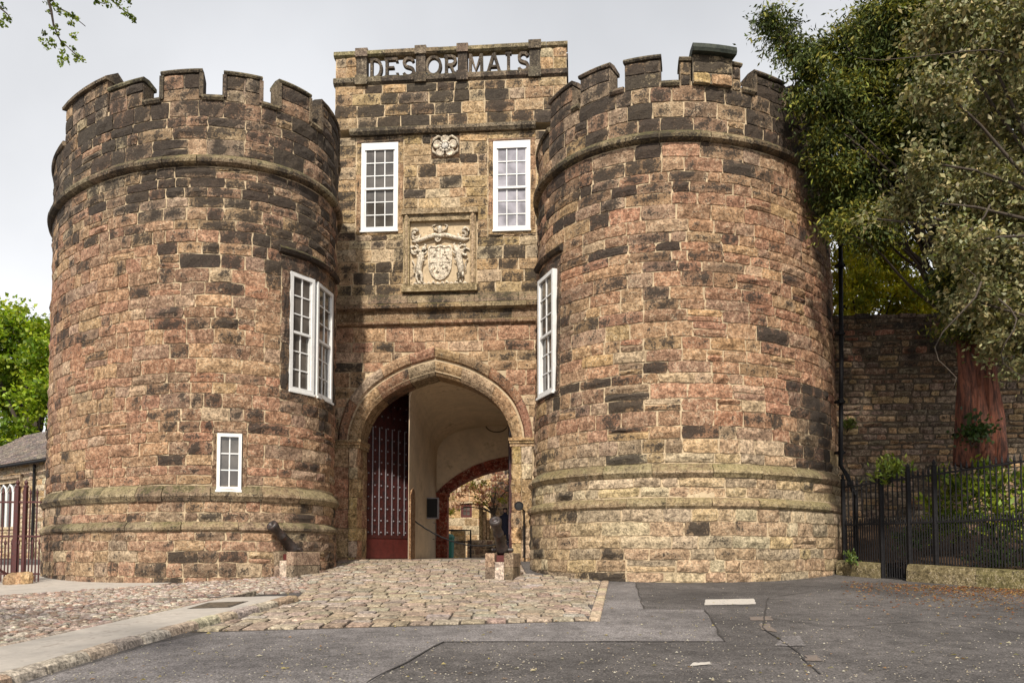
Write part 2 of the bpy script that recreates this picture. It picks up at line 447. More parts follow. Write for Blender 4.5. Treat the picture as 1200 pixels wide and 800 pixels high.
# smooth repair patch in the foreground
P1, P2, P3, P4 = ground_at(430, 800), ground_at(520, 752), ground_at(830, 740), ground_at(826, 714)
pr = lin([(3, P1.x+.3), (P1.y, P1.x), (P2.y, P2.x), (P2.y+.03, P3.x), (P4.y, P4.x), (P4.y+.03, ground_at(752, 712).x), (ground_at(745, 682).y, ground_at(745, 682).x)])
pl = lin([(3, -7.0), (K0.y, K0.x+.1), (K1.y, K1.x+.1), (A0.y, A0.x-.25)]+[(A2.y+.3, A2.x+.05)])
ysp = sorted(set(fr(3, A0.y, .12)+[P2.y, P2.y+.03]))
sheet('smooth_asphalt', ysp, pl, pr, 16, .004, M_ASPH2, wob=.04)
ea = ground_at(745, 682).y
sheet('smooth_asphalt', fr(A0.y-.002, ea, .12), lin([(A0.y, A0.x), (A1.y, A1.x), (A2.y, A2.x)]), pr, 8, .004, M_ASPH2, wob=.04)
# worn marks: a painted bar, smaller repairs
def quad_mark(name, px4, off, mat, n=8, jk=1.0):
    cs = [ground_at(*p) for p in px4]; m_ = MB(); vs_ = []
    for j in range(n+1):
        for i in range(n+1):
            s, t_ = i/n, j/n
            p = (cs[0]*(1-s)+cs[1]*s)*(1-t_)+(cs[3]*(1-s)+cs[2]*s)*t_
            k = .5*jk if (i in (0, n) or j in (0, n)) else 0
            x = p.x+k*rnd.uniform(-.06, .06); y = p.y+k*rnd.uniform(-.12, .12)
            vs_.append((x, y, g(x, y)+off))
    m_.add(vs_, [(j*(n+1)+i, j*(n+1)+i+1, (j+1)*(n+1)+i+1, (j+1)*(n+1)+i) for j in range(n) for i in range(n)])
    return tag(m_.build(name, mat, None, True), kind='structure')
quad_mark('road_marking', [(825, 709), (886, 708), (884, 701.5), (827, 702.5)], .009, M_ROADPAINT, 14, .4)
quad_mark('road_marking', [(808, 781), (834, 779), (832, 776), (812, 777)], .009, M_ROADPAINT, 6, .35)
quad_mark('road_repair', [(880, 727), (906, 727), (903, 722), (878, 723)], .008, M_PATCH, 6, .45)
quad_mark('road_repair', [(908, 757), (944, 757), (938, 745), (916, 746)], .008, M_ASPH2, 6, .45)
quad_mark('road_repair', [(944, 774), (962, 775), (958, 768), (944, 768)], .008, M_PATCH, 6, .45)
quad_mark('road_repair', [(893, 738), (910, 741), (902, 731), (890, 731)], .008, M_PATCH, 6, .45)

# sett apron: a dark bed with real setts, the nearest ones as parts
axl = lin([(A0.y, K1.x+(K2.x-K1.x)*(A0.y-K1.y)/(K2.y-K1.y)+.05), (K2.y, K2.x+.05), (K2.y+.3, A3.x-.12), (16.5, -4.1), (19, -5.0), (23.4, -4.9)])
axr = lin([(A0.y, A1.x-.01), (A1.y, A1.x), (A2.y, A2.x), (A2.y+.6, A2.x-.3), (19, .35), (23.4, .2)])
def yskew(x, y): return (x-A0.x)*(A1.y-A0.y)/(A1.x-A0.x)*max(0, 1-(y-A0.y)/6)
m = MB(); vs = []; yb_s = fr(A0.y, 23.5, .2)
for y in yb_s:
    a, b = axl(y), min(axr(y), A1.x+.25)
    for k in range(25):
        x = a+(b-a)*k/24; y2 = y+yskew(x, y); vs.append((x, y2, g(x, y2)+.006))
m.add(vs, [(j*25+i, j*25+i+1, (j+1)*25+i+1, (j+1)*25+i) for j in range(len(yb_s)-1) for i in range(24)])
bed = tag(m.build('sett_paving', M_BED, None, True), kind='structure')
SETTS = []
def sett(x0, x1, y0, y1, col, h, M=0.012):
    zc = [(x0, y0), (x1, y0), (x1, y1), (x0, y1)]
    tz = rnd.uniform(-.006, .007); vs = []
    def ring(ins, up):
        for x, y in zc:
            xx = x+(ins if x == x0 else -ins); yy = y+(ins if y == y0 else -ins)
            vs.append((xx, yy, g(xx, yy)+up))
    ring(0, -.02); ring(0, h*.72+tz); ring(.016, h+tz)
    for k in range(8, 12): vs[k] = (vs[k][0]+rnd.uniform(-1, 1)*M, vs[k][1]+rnd.uniform(-1, 1)*M, vs[k][2]+rnd.uniform(-.005, .005))
    cx, cy = (x0+x1)/2, (y0+y1)/2
    vs.append((cx, cy, g(cx, cy)+h+tz+.004))
    fs = [(a, (a+1) % 4, (a+1) % 4+4, a+4) for a in range(4)]+[(a+4, (a+1) % 4+4, (a+1) % 4+8, a+8) for a in range(4)]+[(8+a, 8+(a+1) % 4, 12) for a in range(4)]
    return vs, fs, [(*col, -.2+rnd.uniform(0, .2))]*len(vs)
y = A0.y+.03; row = 0
while y < 23.3:
    d = rnd.uniform(.29, .37)
    xa, xb = axl(y+d/2)+.03, axr(y+d/2+yskew(A1.x, y))-.015
    x = xa-rnd.uniform(0, .2)
    while x < xb:
        wd = rnd.uniform(.22, .38); x0, x1 = max(x, xa), min(x+wd, xb)
        y0 = y+yskew((x0+x1)/2, y)
        # the cannon plinths and towers stand on the setts
        if x1-x0 > .08:
            c = pick([((.33, .262, .195), 3), ((.295, .232, .175), 3), ((.245, .19, .145), 1.8), ((.31, .265, .22), 1.4)])
            e = sett(x0+.015, x1-.015, y0+.026, y0+d-.022, c, rnd.uniform(.026, .036))
            SETTS.append((vis(e[0]), e))
        x += wd
    y += d; row += 1
place_blocks(SETTS, bed, M_SETT, 'sett', 'sett_infill')
# edging stones down the right side and along the front of the apron
for k in range(14):
    t0, t1 = k/14, (k+1)/14
    p, q = A1.lerp(A2, t0), A1.lerp(A2, t1); e = MB(); vs = []
    for (pp, s) in ((p, .01), (q, -.01)):
        for dx, up in ((.0, -.02), (.0, .03), (.03, .042), (.13, .042), (.15, .03), (.15, -.02)):
            xx, yy = pp.x+dx, pp.y+s; vs.append((xx, yy, g(xx, yy)+up))
    fs = [(a, a+1, a+7, a+6) for a in range(5)]+[(0, 1, 2, 3, 4, 5), (11, 10, 9, 8, 7, 6)]
    e.add(vs, fs, (*jit((.40, .31, .22)), -.1)); e.build('edging_stone', M_SETT, bed)

# round cobbles on the left
kx = lin([(B0.y-4, B0.x-1.6), (B0.y, B0.x), (B1.y, B1.x), (B1.y+.4, A3.x-.15), (16.5, -4.15), (19, -5.05), (23, -5.1)])
cob = sheet('cobbled_verge', fr(6.0, 20.2, .25), lambda y: -17.0+max(0, y-12)*.15, kx, 20, .005, M_BED)
COB = []
def far_edge(x): return 14.6+max(0.0, (x+12.5))*.62
y = 6.2
while y < 20:
    d = .125+rnd.uniform(-.015, .03); x = -13.8+rnd.uniform(0, .1)
    while x < kx(y)-.08:
        wd = rnd.uniform(.10, .18); cx, cy = x+wd/2, y+d/2+rnd.uniform(-.03, .03)
        q = proj((cx, cy, g(cx, cy)))
        if -12 < q[0] < 460 and q[1] < 812 and cy < far_edge(cx):
            rx, ry = wd*.49, d*.48; n = 7; a0 = rnd.random()*6; hh = rnd.uniform(.026, .042); vs = []; fs = []
            for rr, up in ((1, -.01), (.93, hh*.6), (.55, hh)):
                for k in range(n):
                    t_ = a0+2*math.pi*k/n; xx, yy = cx+rx*rr*math.cos(t_)*(1+rnd.uniform(-.07, .07)), cy+ry*rr*math.sin(t_)*(1+rnd.uniform(-.07, .07))
                    vs.append((xx, yy, g(xx, yy)+up))
            vs.append((cx, cy, g(cx, cy)+hh*1.05))
            for r_ in (0, 1):
                for k in range(n): fs.append((r_*n+k, r_*n+(k+1) % n, (r_+1)*n+(k+1) % n, (r_+1)*n+k))
            for k in range(n): fs.append((2*n+k, 2*n+(k+1) % n, 3*n))
            c = pick([((.30, .25, .21), 3), ((.40, .34, .28), 2), ((.24, .175, .14), 2), ((.29, .19, .145), 1.2)])
            COB.append((vis(vs), (vs, fs, [(*c, -.1+rnd.uniform(-.1, .25))]*len(vs))))
        x += wd
    y += d
place_blocks(COB, cob, M_SETT, 'cobble', 'cobble_infill')
# smooth path strip at the foot of the left tower
sheet('path', fr(14.2, 24, .3), lambda y: -18.0, lambda y: -13.1+(y-14.2)/.62 if y < 17.6 else -7.6, 12, .012, M_CONC, wob=.1)

# pale footway slab with kerb stones
slab = MB(); vs = []; n = 40
lowf = lin([(K0.y-3, K0.x-.5), (K0.y, K0.x), (K1.y, K1.x), (K2.y, K2.x)])
upf = lin([(K0.y-3, B0.x-1.0), (B0.y, B0.x), (B1.y, B1.x)])
ys = fr(K0.y-3, K2.y, .25)
def slabx(y):
    a, b = upf(y), lowf(y)
    if y > B1.y: a = B1.x+(lowf(K2.y)-.1-B1.x)*(y-B1.y)/max(.01, K2.y-B1.y)
    return a, b
for yy in ys:
    a, b = slabx(yy)
    for k in range(7):
        x = a+(b-.16-a)*k/6; vs.append((x, yy, g(x, yy)+.085))
slab.add(vs, [(j*7+i, j*7+i+1, (j+1)*7+i+1, (j+1)*7+i) for j in range(len(ys)-1) for i in range(6)])
# edge down to the cobbles
b = len(vs); 
edge = [(slabx(yy)[0], yy) for yy in ys]
slab.add([(x, yy, g(x, yy)+.085) for x, yy in edge]+[(x-.01, yy, g(x, yy)-.03) for x, yy in edge], [(i, i+1, len(ys)+i+1, len(ys)+i) for i in range(len(ys)-1)])
pav = slab.build('pavement', M_CONC, None); tag(pav, kind='structure')
def kerbs(fx, y0, y1, side, wd, up, cols, L=.8):
    y = y0
    while y < y1:
        l = rnd.uniform(L*.7, L*1.25); ya, yb = y+.008, min(y+l, y1)-.008; e = MB(); vs = []
        tw = rnd.uniform(-.015, .015)
        prof = ((-wd, -.03), (-wd, up-.004), (-wd+.02, up+.008), (-.05, up+.008+rnd.uniform(-.008, .004)), (-.012, up-.02), (.0, up-.05), (.012, -.03))
        nn = 4
        for i in range(nn):
            yy = ya+(yb-ya)*i/(nn-1)
            for dx, u_ in prof:
                dx2 = dx*side+tw+rnd.uniform(-.008, .008); xx = fx(yy)+dx2
                vs.append((xx, yy, g(xx, yy)+u_+rnd.uniform(-.004, .004)))
        k = len(prof)
        fs = [(i*k+a, i*k+a+1, (i+1)*k+a+1, (i+1)*k+a) for i in range(nn-1) for a in range(k-1)]+[tuple(range(k)), tuple((nn-1)*k+a for a in range(k-1, -1, -1))]
        e.add(vs, fs, (*pick(cols), rnd.uniform(-.15, .12))); e.build('kerb_stone', M_SETT, pav)
        y += l
kerbs(lowf, K0.y-2.4, K2.y+.02, 1, .17, .09, [((.40, .33, .25), 2), ((.34, .25, .17), 2), ((.36, .31, .26), 1)], .62)
kerbs(lambda y: slabx(y)[0], K0.y-1, B1.y, -1, .12, .09, [((.36, .30, .24), 2), ((.30, .24, .19), 2)], .9)
# drain cover and small plug set in the slab
dc = ground_at(257, 715); dr = empty('drain_cover', (dc.x, dc.y, dc.z+.085), 0, 'worn drain grating let into the pale pavement slab', 'drain cover')
def dslab(m, x0, x1, y0, y1, lo, hi):
    vs = [(dc.x+x, dc.y+y, g(dc.x+x, dc.y+y)+.085+u_) for u_ in (lo, hi) for y in (y0, y1) for x in (x0, x1)]
    m.add(vs, [(0, 2, 3, 1), (4, 5, 7, 6), (0, 1, 5, 4), (2, 6, 7, 3), (0, 4, 6, 2), (1, 3, 7, 5)])
m = MB(); dslab(m, -.32, .30, -.42, .42, -.01, .004); m.build('frame', M_BED, dr)
for k in range(6):
    m = MB(); dslab(m, -.27, .25, -.36+k*.125, -.28+k*.125, 0, .010); m.build('bar', M_DKMORT, dr)
pc = ground_at(252, 706); pp = MB(); pp.lathe([(.14, .086), (.14, .094), (.10, .096)], Matrix.Translation((pc.x, pc.y, pc.z)), 12)
tag(pp.build('stopcock_cover', M_BED, None), 'small round dark cover beyond the drain grating on the pale pavement', 'cover')
# litter of twigs and fallen leaves, mostly under the trees on the right
m = MB()
for k in range(3200):
    if k < 2850: px, py = 985+265*rnd.random()**.7, 0; py = 681+(px-985)*.045+abs(rnd.gauss(0, 5+8*(k % 2)))
    else: px, py = rnd.uniform(60, 1200), rnd.uniform(690, 800)
    p = ground_at(px, py); s = rnd.uniform(.012, .035); a = rnd.random()*6.3; dx, dy = math.cos(a)*s, math.sin(a)*s
    z = p.z+.014; t_ = rnd.uniform(0, .02)
    col = rnd.choice([(.35, .16, .05), (.28, .10, .04), (.42, .26, .10), (.2, .09, .05)]) if k < 2850 else rnd.choice([(.5, .45, .36), (.42, .34, .14), (.35, .2, .1), (.5, .42, .3)])
    m.add([(p.x-dx, p.y-dy, z), (p.x+dy*.5, p.y-dx*.5, z+t_), (p.x+dx, p.y+dy, z), (p.x-dy*.5, p.y+dx*.5, z+t_*.4)], [(0, 1, 2), (0, 2, 3)], (*col, 0))
tag(m.build('fallen_leaves', M_LEAF, None), 'brown fallen leaves and grit scattered on the asphalt below the railings', 'leaf litter', kind='stuff')

# tar seams along the edges of the repair
def seam(pts, wd=.02):
    m = MB(); P_ = []
    for (a, b) in zip(pts, pts[1:]):
        n = max(2, int((b-a).length/.25))
        P_ += [a.lerp(b, i/n) for i in range(n)]
    P_.append(pts[-1]); vs = []
    for i, p in enumerate(P_):
        d = P_[min(i+1, len(P_)-1)]-P_[max(0, i-1)]; d.z = 0; d.normalize(); w_ = wd*(1+.8*mnoise.noise(p*3)); o = .03*mnoise.noise(p*1.7)
        for s_ in (-1, 1): x, y = p.x-d.y*(s_*w_+o), p.y+d.x*(s_*w_+o); vs.append((x, y, g(x, y)+.0105))
    m.add(vs, [(2*i, 2*i+1, 2*i+3, 2*i+2) for i in range(len(P_)-1)]); tag(m.build('tar_seam', M_TAR, None), kind='structure')
M_TAR = flat_mat('tar', (.035, .032, .031), .7, .3, 9, .3)
V3 = lambda p: Vector((p.x, p.y, 0))
seam([V3(P1), V3(P2), Vector((P3.x, P2.y+.03, 0)), V3(P4), Vector((ground_at(752, 712).x, P4.y+.03, 0)), V3(ground_at(745, 683))], .011)
seam([V3(ground_at(975, 690)), V3(ground_at(900, 700)), V3(ground_at(893, 735)), V3(ground_at(925, 757)), V3(ground_at(962, 790))], .009)
seam([V3(ground_at(1200, 742)), V3(ground_at(1080, 728)), V3(ground_at(985, 735)), V3(ground_at(900, 724))], .008)
# loose grit on the tarmac
m = MB()
for k in range(2600):
    px, py = rnd.uniform(40, 1230), 683+117*rnd.random()**.8
    p = ground_at(px, py)
    if py < 745 and px < 720: continue
    s = rnd.uniform(.004, .011)*(1.6 if rnd.random() < .1 else 1); a = rnd.random()*6.3; dx, dy = math.cos(a)*s, math.sin(a)*s; z = p.z+.007
    m.add([(p.x-dx, p.y-dy, z), (p.x+dy, p.y-dx, z), (p.x+dx, p.y+dy, z), (p.x-dy, p.y+dx, z), (p.x, p.y, z+s*.9)], [(0, 1, 4), (1, 2, 4), (2, 3, 4), (3, 0, 4)], (*rnd.choice([(.42, .37, .31), (.3, .25, .2), (.22, .19, .17), (.5, .46, .4)]), 0))
tag(m.build('loose_grit', M_LEAF, None), 'small pale stones and grit scattered over the tarmac', 'grit', kind='stuff')

# ------------------------------------------------------------------ the two round towers
class Tower:
    def __init__(s, c, D, a, b, al, off):
        s.ctr = Vector((D*math.sin(c), D*math.cos(c), 0)); s.a, s.b = a, b; s.off = off
        s.ev = Vector((math.sin(c+al), math.cos(c+al), 0)); s.ex = Vector((math.cos(c+al), -math.sin(c+al), 0))
        t = np.linspace(-2.6, 2.6, 521); p = np.array([s.P(x, 0, 0)[:2] for x in t])
        d = np.r_[0, np.cumsum(np.hypot(*np.diff(p, axis=0).T))]; s.t = t; s.s = d-d[260]
    def P(s, th, o, z):
        return s.ctr+s.ex*((s.a+o)*math.sin(th))-s.ev*((s.b+o)*math.cos(th))+Vector((0, 0, z))
    def nrm(s, th):
        n = s.ex*(math.sin(th)/s.a)-s.ev*(math.cos(th)/s.b); n.normalize(); return n
    def th(s, u): return float(np.interp(u, s.s, s.t))
    def u(s, th): return float(np.interp(th, s.t, s.s))
    def fn(s, u, v, o): return s.P(s.th(u), s.off(v)+o, v)
    def facing(s, th):
        p = s.P(th, 0, 0); d = Vector((-p.x, -p.y, 0)); d.normalize(); return s.nrm(th).dot(d)
    def hit(s, px, py, o=None, it=3):
        oo = .1 if o is None else o
        for _ in range(it):
            d = ray(px, py); a, b = s.a+oo, s.b+oo
            dx, dy = (d.x*s.ex.x+d.y*s.ex.y)/a, (d.x*s.ev.x+d.y*s.ev.y)/b
            cx, cy = -(s.ctr.dot(s.ex))/a, -(s.ctr.dot(s.ev))/b
            A, B, Cc = dx*dx+dy*dy, 2*(dx*cx+dy*cy), cx*cx+cy*cy-1
            disc = max(0.0, B*B-4*A*Cc); t = (-B-math.sqrt(disc))/(2*A)
            z = CAMZ+d.z*t
            if o is None: oo = s.off(z)
        return math.atan2(dx*t+cx, -(dy*t+cy)), z

def pl_off(pts):
    f_ = lin(pts); return f_
def rows_between(z0, z1, h):
    n = max(1, round((z1-z0)/h)); hs = [rnd.uniform(.74, 1.28) for _ in range(n)]; k = (z1-z0)/sum(hs); r_ = [z0]
    for x in hs: r_.append(r_[-1]+x*k)
    r_[-1] = z1; return r_
def sweep(T, th0, th1, prof, n):
    """prof: closed list of (out, z) with out from the bare wall line"""
    vs = []; k = len(prof)
    for i in range(n+1):
        t_ = th0+(th1-th0)*i/n
        for o, z in prof: vs.append(T.P(t_, o, z))
    fs = [(i*k+j, i*k+(j+1) % k, (i+1)*k+(j+1) % k, (i+1)*k+j) for i in range(n) for j in range(k)]
    fs += [tuple(range(k-1, -1, -1)), tuple(n*k+j for j in range(k))]
    return vs, fs

def build_tower(T, par, Z, wins, colfn, merl, base_shift=0.0):
    tl, tr = -2.0, 2.0
    ths = [t/60 for t in range(-150, 151) if T.facing(t/60) > -.35]
    tl, tr = ths[0], ths[-1]; ul, ur = T.u(tl), T.u(tr)
    z0, zp2a, zp2b, zp1a, zp1b, zsa, zsb, zsill = Z
    # core of rubble and mortar with openings for the windows
    tg = sorted(set([round(-math.pi+2*math.pi*i/120, 4) for i in range(121)]+[x for w_ in wins for x in w_['th']]))
    zg = sorted(set([z0, zp2a, zp1a, zp1b, zsa, zsb, zsill]+[z0+(zsill-z0)*i/30 for i in range(31)]+[x for w_ in wins for x in w_['z']]))
    m = MB(); idx = {}
    for j, z in enumerate(zg):
        for i, t_ in enumerate(tg): m.v.append(tuple(T.P(t_, T.off(z)-.012, z))); m.c.append((.3, .2, .1, 0))
    nn = len(tg)
    for j in range(len(zg)-1):
        for i in range(nn-1):
            tm, zm = (tg[i]+tg[i+1])/2, (zg[j]+zg[j+1])/2
            if any(w_['th'][0] < tm < w_['th'][1] and w_['z'][0] < zm < w_['z'][1] for w_ in wins): continue
            a = j*nn+i; m.f.append((a, a+1, a+nn+1, a+nn))
    m.build('wall_core', M_MORTAR, par, True)
    r_ = MB(); r_.add([T.P(t_, T.off(zsill)-.3, zsill-.03) for t_ in tg[:-1]], [tuple(range(nn-1))]); r_.build('roof', M_LEAD, par)
    # courses of stone
    L = []
    zones = [(z0, zp2a, .26), (zp2b, zp1a, .22), (zp1b, zsa, .268), (zsb, zsill-.12, .29)]
    for za, zb, h in zones:
        rr = rows_between(za, zb, h)
        for ra, rb in zip(rr, rr[1:]):
            spans = [(ul, ur)]
            for w_ in wins:
                if rb > w_['zc'][0]+.02 and ra < w_['zc'][1]-.02: spans = cut(spans, *w_['uc'])
            for w_ in wins:                                        # thin pieces make up to the dressings of the windows
                for pa, pb in ((ra, min(rb, w_['zc'][0])), (max(ra, w_['zc'][1]), rb)):
                    if rb > w_['zc'][0]+.02 and ra < w_['zc'][1]-.02 and pb-pa > .035:
                        k = max(1, round((w_['uc'][1]-w_['uc'][0])/.6)); du = (w_['uc'][1]-w_['uc'][0])/k
                        for i in range(k):
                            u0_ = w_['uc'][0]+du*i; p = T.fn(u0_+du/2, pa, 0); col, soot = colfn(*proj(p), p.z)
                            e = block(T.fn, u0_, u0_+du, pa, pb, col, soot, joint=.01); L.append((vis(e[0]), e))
            for a, b in spans:
                x = a-(rnd.uniform(0, .5) if a == ul else 0)
                while x < b-.02:
                    l = rnd.choice([rnd.uniform(.3, .55), rnd.uniform(.45, .78), rnd.uniform(.65, 1.0)])
                    x1 = x+l
                    if b-x1 < .28: x1 = b
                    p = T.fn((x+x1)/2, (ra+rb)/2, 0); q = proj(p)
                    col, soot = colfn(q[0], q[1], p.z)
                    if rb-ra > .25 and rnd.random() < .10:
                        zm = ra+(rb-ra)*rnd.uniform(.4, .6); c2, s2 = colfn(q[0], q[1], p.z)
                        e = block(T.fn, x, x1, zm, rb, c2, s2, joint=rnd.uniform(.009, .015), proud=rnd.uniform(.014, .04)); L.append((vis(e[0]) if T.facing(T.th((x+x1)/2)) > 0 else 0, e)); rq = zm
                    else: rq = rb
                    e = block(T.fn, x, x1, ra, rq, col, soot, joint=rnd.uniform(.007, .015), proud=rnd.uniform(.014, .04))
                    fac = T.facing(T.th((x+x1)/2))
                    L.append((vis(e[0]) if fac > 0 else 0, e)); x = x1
    place_blocks(L, par, M_STONE)
    # string course and the two plinth mouldings, stone by stone
    for name, za, zb, prof in (
        ('string_course_stone', zsa, zsb, [(-.1, 0), (.07, .1), (.14, .25), (.155, .5), (.12, .72), (.03, 1.0), (-.1, 1.0)]),
        ('plinth_moulding_stone', zp1a, zp1b, [(-.1, 0), (.07, .0), (.10, .14), (.14, .3), (.125, .46), (.04, .78), (-.04, 1.0), (-.15, 1.0)]),
        ('plinth_moulding_stone', zp2a, zp2b, [(-.1, .05), (.06, .03), (.095, .2), (.10, .45), (.06, .72), (-.02, 1.0), (-.12, 1.0)])):
        x = ul; o0 = T.off((za+zb)/2)
        while x < ur-.05:
            x1 = min(ur, x+rnd.uniform(.6, 1.25)); t0, t1 = T.th(x+.008), T.th(x1-.008)
            j1, j2 = rnd.uniform(-.012, .012), rnd.uniform(-.008, .008)
            vs, fs = sweep(T, t0, t1, [(o0+o+(j1 if o > 0 else 0), za+(zb-za)*z+(j2 if o > 0 else 0)) for o, z in prof], 5)
            p = T.P((t0+t1)/2, o0, za); col, soot = colfn(*proj(p), p.z, True)
            MB().add(vs, fs, (*col, soot)).build(name, M_LEDGE, par); x = x1
    # windows with dressed jambs, hood and sill
    for w_ in wins:
        (t0, t1), (wz0, wz1) = w_['th'], w_['z']; u0, u1 = T.u(t0), T.u(t1)
        uc0, uc1 = w_['uc']; zc0, zc1 = w_['zc']
        dk = w_.get('dark', .62)
        for a, b in ((uc0, u0), (u1, uc1)):
            if b-a < .05: continue
            rr = rows_between(wz0, wz1, .55)
            for ra, rb in zip(rr, rr[1:]):
                e = block(T.fn, a, b, ra, rb, jit(BRN), dk+rnd.uniform(-.1, .1), depth=.3, proud=.03, joint=.008)
                MB().add(*e).build('jamb_stone', M_STONE, par)
        for za, zb in ((zc0, wz0), (wz1, zc1)):
            if zb-za < .06: continue
            k = max(1, round((uc1-uc0)/.75))
            for i in range(k):
                e = block(T.fn, uc0+(uc1-uc0)*i/k, uc0+(uc1-uc0)*(i+1)/k, za, zb, jit(BRN), dk+rnd.uniform(-.1, .1), depth=.3, joint=.008)
                MB().add(*e).build('lintel_stone' if za == wz1 else 'sill_stone', M_STONE, par)
        if w_.get('hood'):
            o0 = T.off(zc1); h = w_['hood']
            pr_ = [(o0-.05, zc1+h*.1), (o0+.10, zc1+h*.2), (o0+.15, zc1+h*.6), (o0+.06, zc1+h), (o0-.05, zc1+h)]
            ha, hb = T.th(uc0-.1), T.th(uc1+.1); k = 3
            for i in range(k):
                vs, fs = sweep(T, ha+(hb-ha)*(i+.02)/k, ha+(hb-ha)*(i+.98)/k, pr_, 4)
                MB().add(vs, fs, (*jit(BRN), .72)).build('hood_mould_stone', M_LEDGE, par)
        for la, lb in w_['lights']:
            a = T.P(la, T.off(wz0)-.01, wz0); b = T.P(lb, T.off(wz0)-.01, wz0)
            zt = min(T.off(wz1), T.off(wz0)); rt = (b-a); rt.z = 0; wd = rt.length; rt.normalize(); n_ = Vector((rt.y, -rt.x, 0))
            window(par, a+n_*w_.get('out', .0), rt, Vector((0, 0, 1)), n_, wd, wz1-wz0, w_['cols'], w_['rows'], w_['sash'], fw=w_.get('fw', .085), head=w_.get('head', 0))
    # parapet: merlons with copings, sills of the embrasures
    segs = []
    for M_ in merl:
        (xa, xb, ytop, *rest) = M_
        opt = rest[0] if rest else {}
        ys_ = opt.get('ysill', ytop+25)
        ta, _ = T.hit(xa, ys_); tb, _ = T.hit(xb, ys_); _, zt = T.hit((xa+xb)/2, ytop, T.off(zsill)+.05)
        segs.append((ta, tb, zt, opt))
    segs.sort(); o0 = T.off(zsill)
    for ta, tb, zt, opt in segs:
        ua, ub = T.u(ta), T.u(tb); col, soot = colfn(*proj(T.P((ta+tb)/2, o0, zt)), zt)
        oo = o0+opt.get('out', 0.0)
        vs, fs = sweep(T, ta, tb, [(oo-.42, zsill-.1), (oo-.012, zsill-.1), (oo-.012, zt-.1), (oo-.42, zt-.1)], 5)
        mo = MB().add(vs, fs, (*jit((.24, .18, .125)), .5)).build('merlon', M_STONE, par)
        rr = rows_between(zsill-.12, zt-.1, .3); f2 = lambda u, v, o: T.P(T.th(u), oo+o, v)
        for ra, rb in zip(rr, rr[1:]):
            k = max(1, round((ub-ua)/rnd.uniform(.42, .7)))
            brk = [ua+(ub-ua)*(i+(rnd.uniform(-.18, .18) if 0 < i < k else 0))/k for i in range(k+1)]
            for x0, x1 in zip(brk, brk[1:]):
                if opt.get('ashlar'): c2, s2 = jit(rnd.choice([YEL, TAN, TAN, PALE]), .1), rnd.choice([.1, .2, .3, .75])
                else: c2, s2 = colfn(*proj(T.P(ta, o0, zt)), zt)
                MB().add(*block(f2, x0, x1, ra, rb, c2, s2, depth=.05, nu=4)).build('stone', M_STONE, mo)
        cp = [(oo-.50, -.08), (oo+.04, -.08), (oo+.065, -.04), (oo+.045, .0), (oo-.2, .045), (oo-.50, .0)]
        h = 1.0; cm_ = M_LEDGE
        if opt.get('cap') == 'lead':
            cp = [(oo-.5, -.12), (oo+.16, -.12), (oo+.19, -.06), (oo+.17, .05), (oo-.2, .10), (oo-.5, .06)]; cm_ = M_LEAD
        if opt.get('cap') == 'ridge': cp = [(oo-.60, -.10), (oo+.09, -.10), (oo+.10, -.04), (oo-.25, .22), (oo-.60, -.04)]
        e0 = .02/T.a
        vs, fs = sweep(T, ta-e0, tb+e0, [(o, zt+z*h+rnd.uniform(-.006, .006)) for o, z in cp], 5)
        MB().add(vs, fs, (*jit((.2, .16, .105)), .55)).build('coping', cm_, mo)
        if not opt.get('ashlar') and not opt.get('plain'):               # roll moulding down both cheeks
            for t_ in (ta, tb):
                vs, fs = sweep(T, t_-.04/T.a, t_+.04/T.a, [(oo-.4, zsill-.05), (oo+.05, zsill-.05), (oo+.05, zt-.1), (oo-.4, zt-.1)], 1)
                MB().add(vs, fs, (*jit((.2, .15, .10)), .55)).build('cheek_moulding', M_STONE, mo)
    edges = [tl]+[x for s_ in segs for x in s_[:2]]+[tr]
    for ta, tb in zip(edges[0::2], edges[1::2]):
        if tb-ta < .05: continue
        k = max(1, round((T.u(tb)-T.u(ta))/1.1))
        for i in range(k):
            a, b = ta+(tb-ta)*i/k+.004, ta+(tb-ta)*(i+1)/k-.004
            vs, fs = sweep(T, a, b, [(o0-.5, zsill-.13), (o0+.05, zsill-.13), (o0+.09, zsill-.08), (o0+.06, zsill-.01), (o0-.15, zsill+.03), (o0-.5, zsill)], 4)
            MB().add(vs, fs, (*jit((.2, .155, .10)), .5)).build('embrasure_sill', M_LEDGE, par)

def zone(z, pts):
    return lin(pts)(z)
def soot_pick(mean):
    """crust on a block: near the mean of its zone, with a few black or clean ones"""
    r_ = rnd.random()
    if r_ < .30*mean-.045: return rnd.uniform(.56, .84)
    return max(0.0, rnd.gauss(.17+.64*mean, .17))
def toward(c, z, k=.5): return tuple(a*(1-k)+b*k for a, b in zip(c, z))
def drift(px, py, s=90.0): return mnoise.noise(Vector((px/s, py/s, 2.2)))
def col_left(px, py, z, ledge=False):
    d = drift(px, py)
    if ledge: return (jit((.27, .2, .125)), rnd.uniform(.3, .55) if py > 400 else rnd.uniform(.5, .68))
    up = max(0.0, min(1.0, (350-py)/150)); lo = max(0.0, min(1.0, (py-575)/25))
    zc = toward(toward((.335, .188, .115), (.33, .245, .165), up), (.315, .22, .145), lo)
    c = pick([(TAN, 2.6), (PINK, 3), (RED, 1.1*(1-up)), (GREY, 1+up), (PALE, .8), (BRN, 1.6)])
    m_ = .27+.70*up+.16*max(0, (px-300)/90)+.12*lo+.30*d+(.08 if py > 660 else 0)
    if py < 195: m_ += .04
    return toward(c, zc, .45), soot_pick(max(.05, min(.95, m_)))
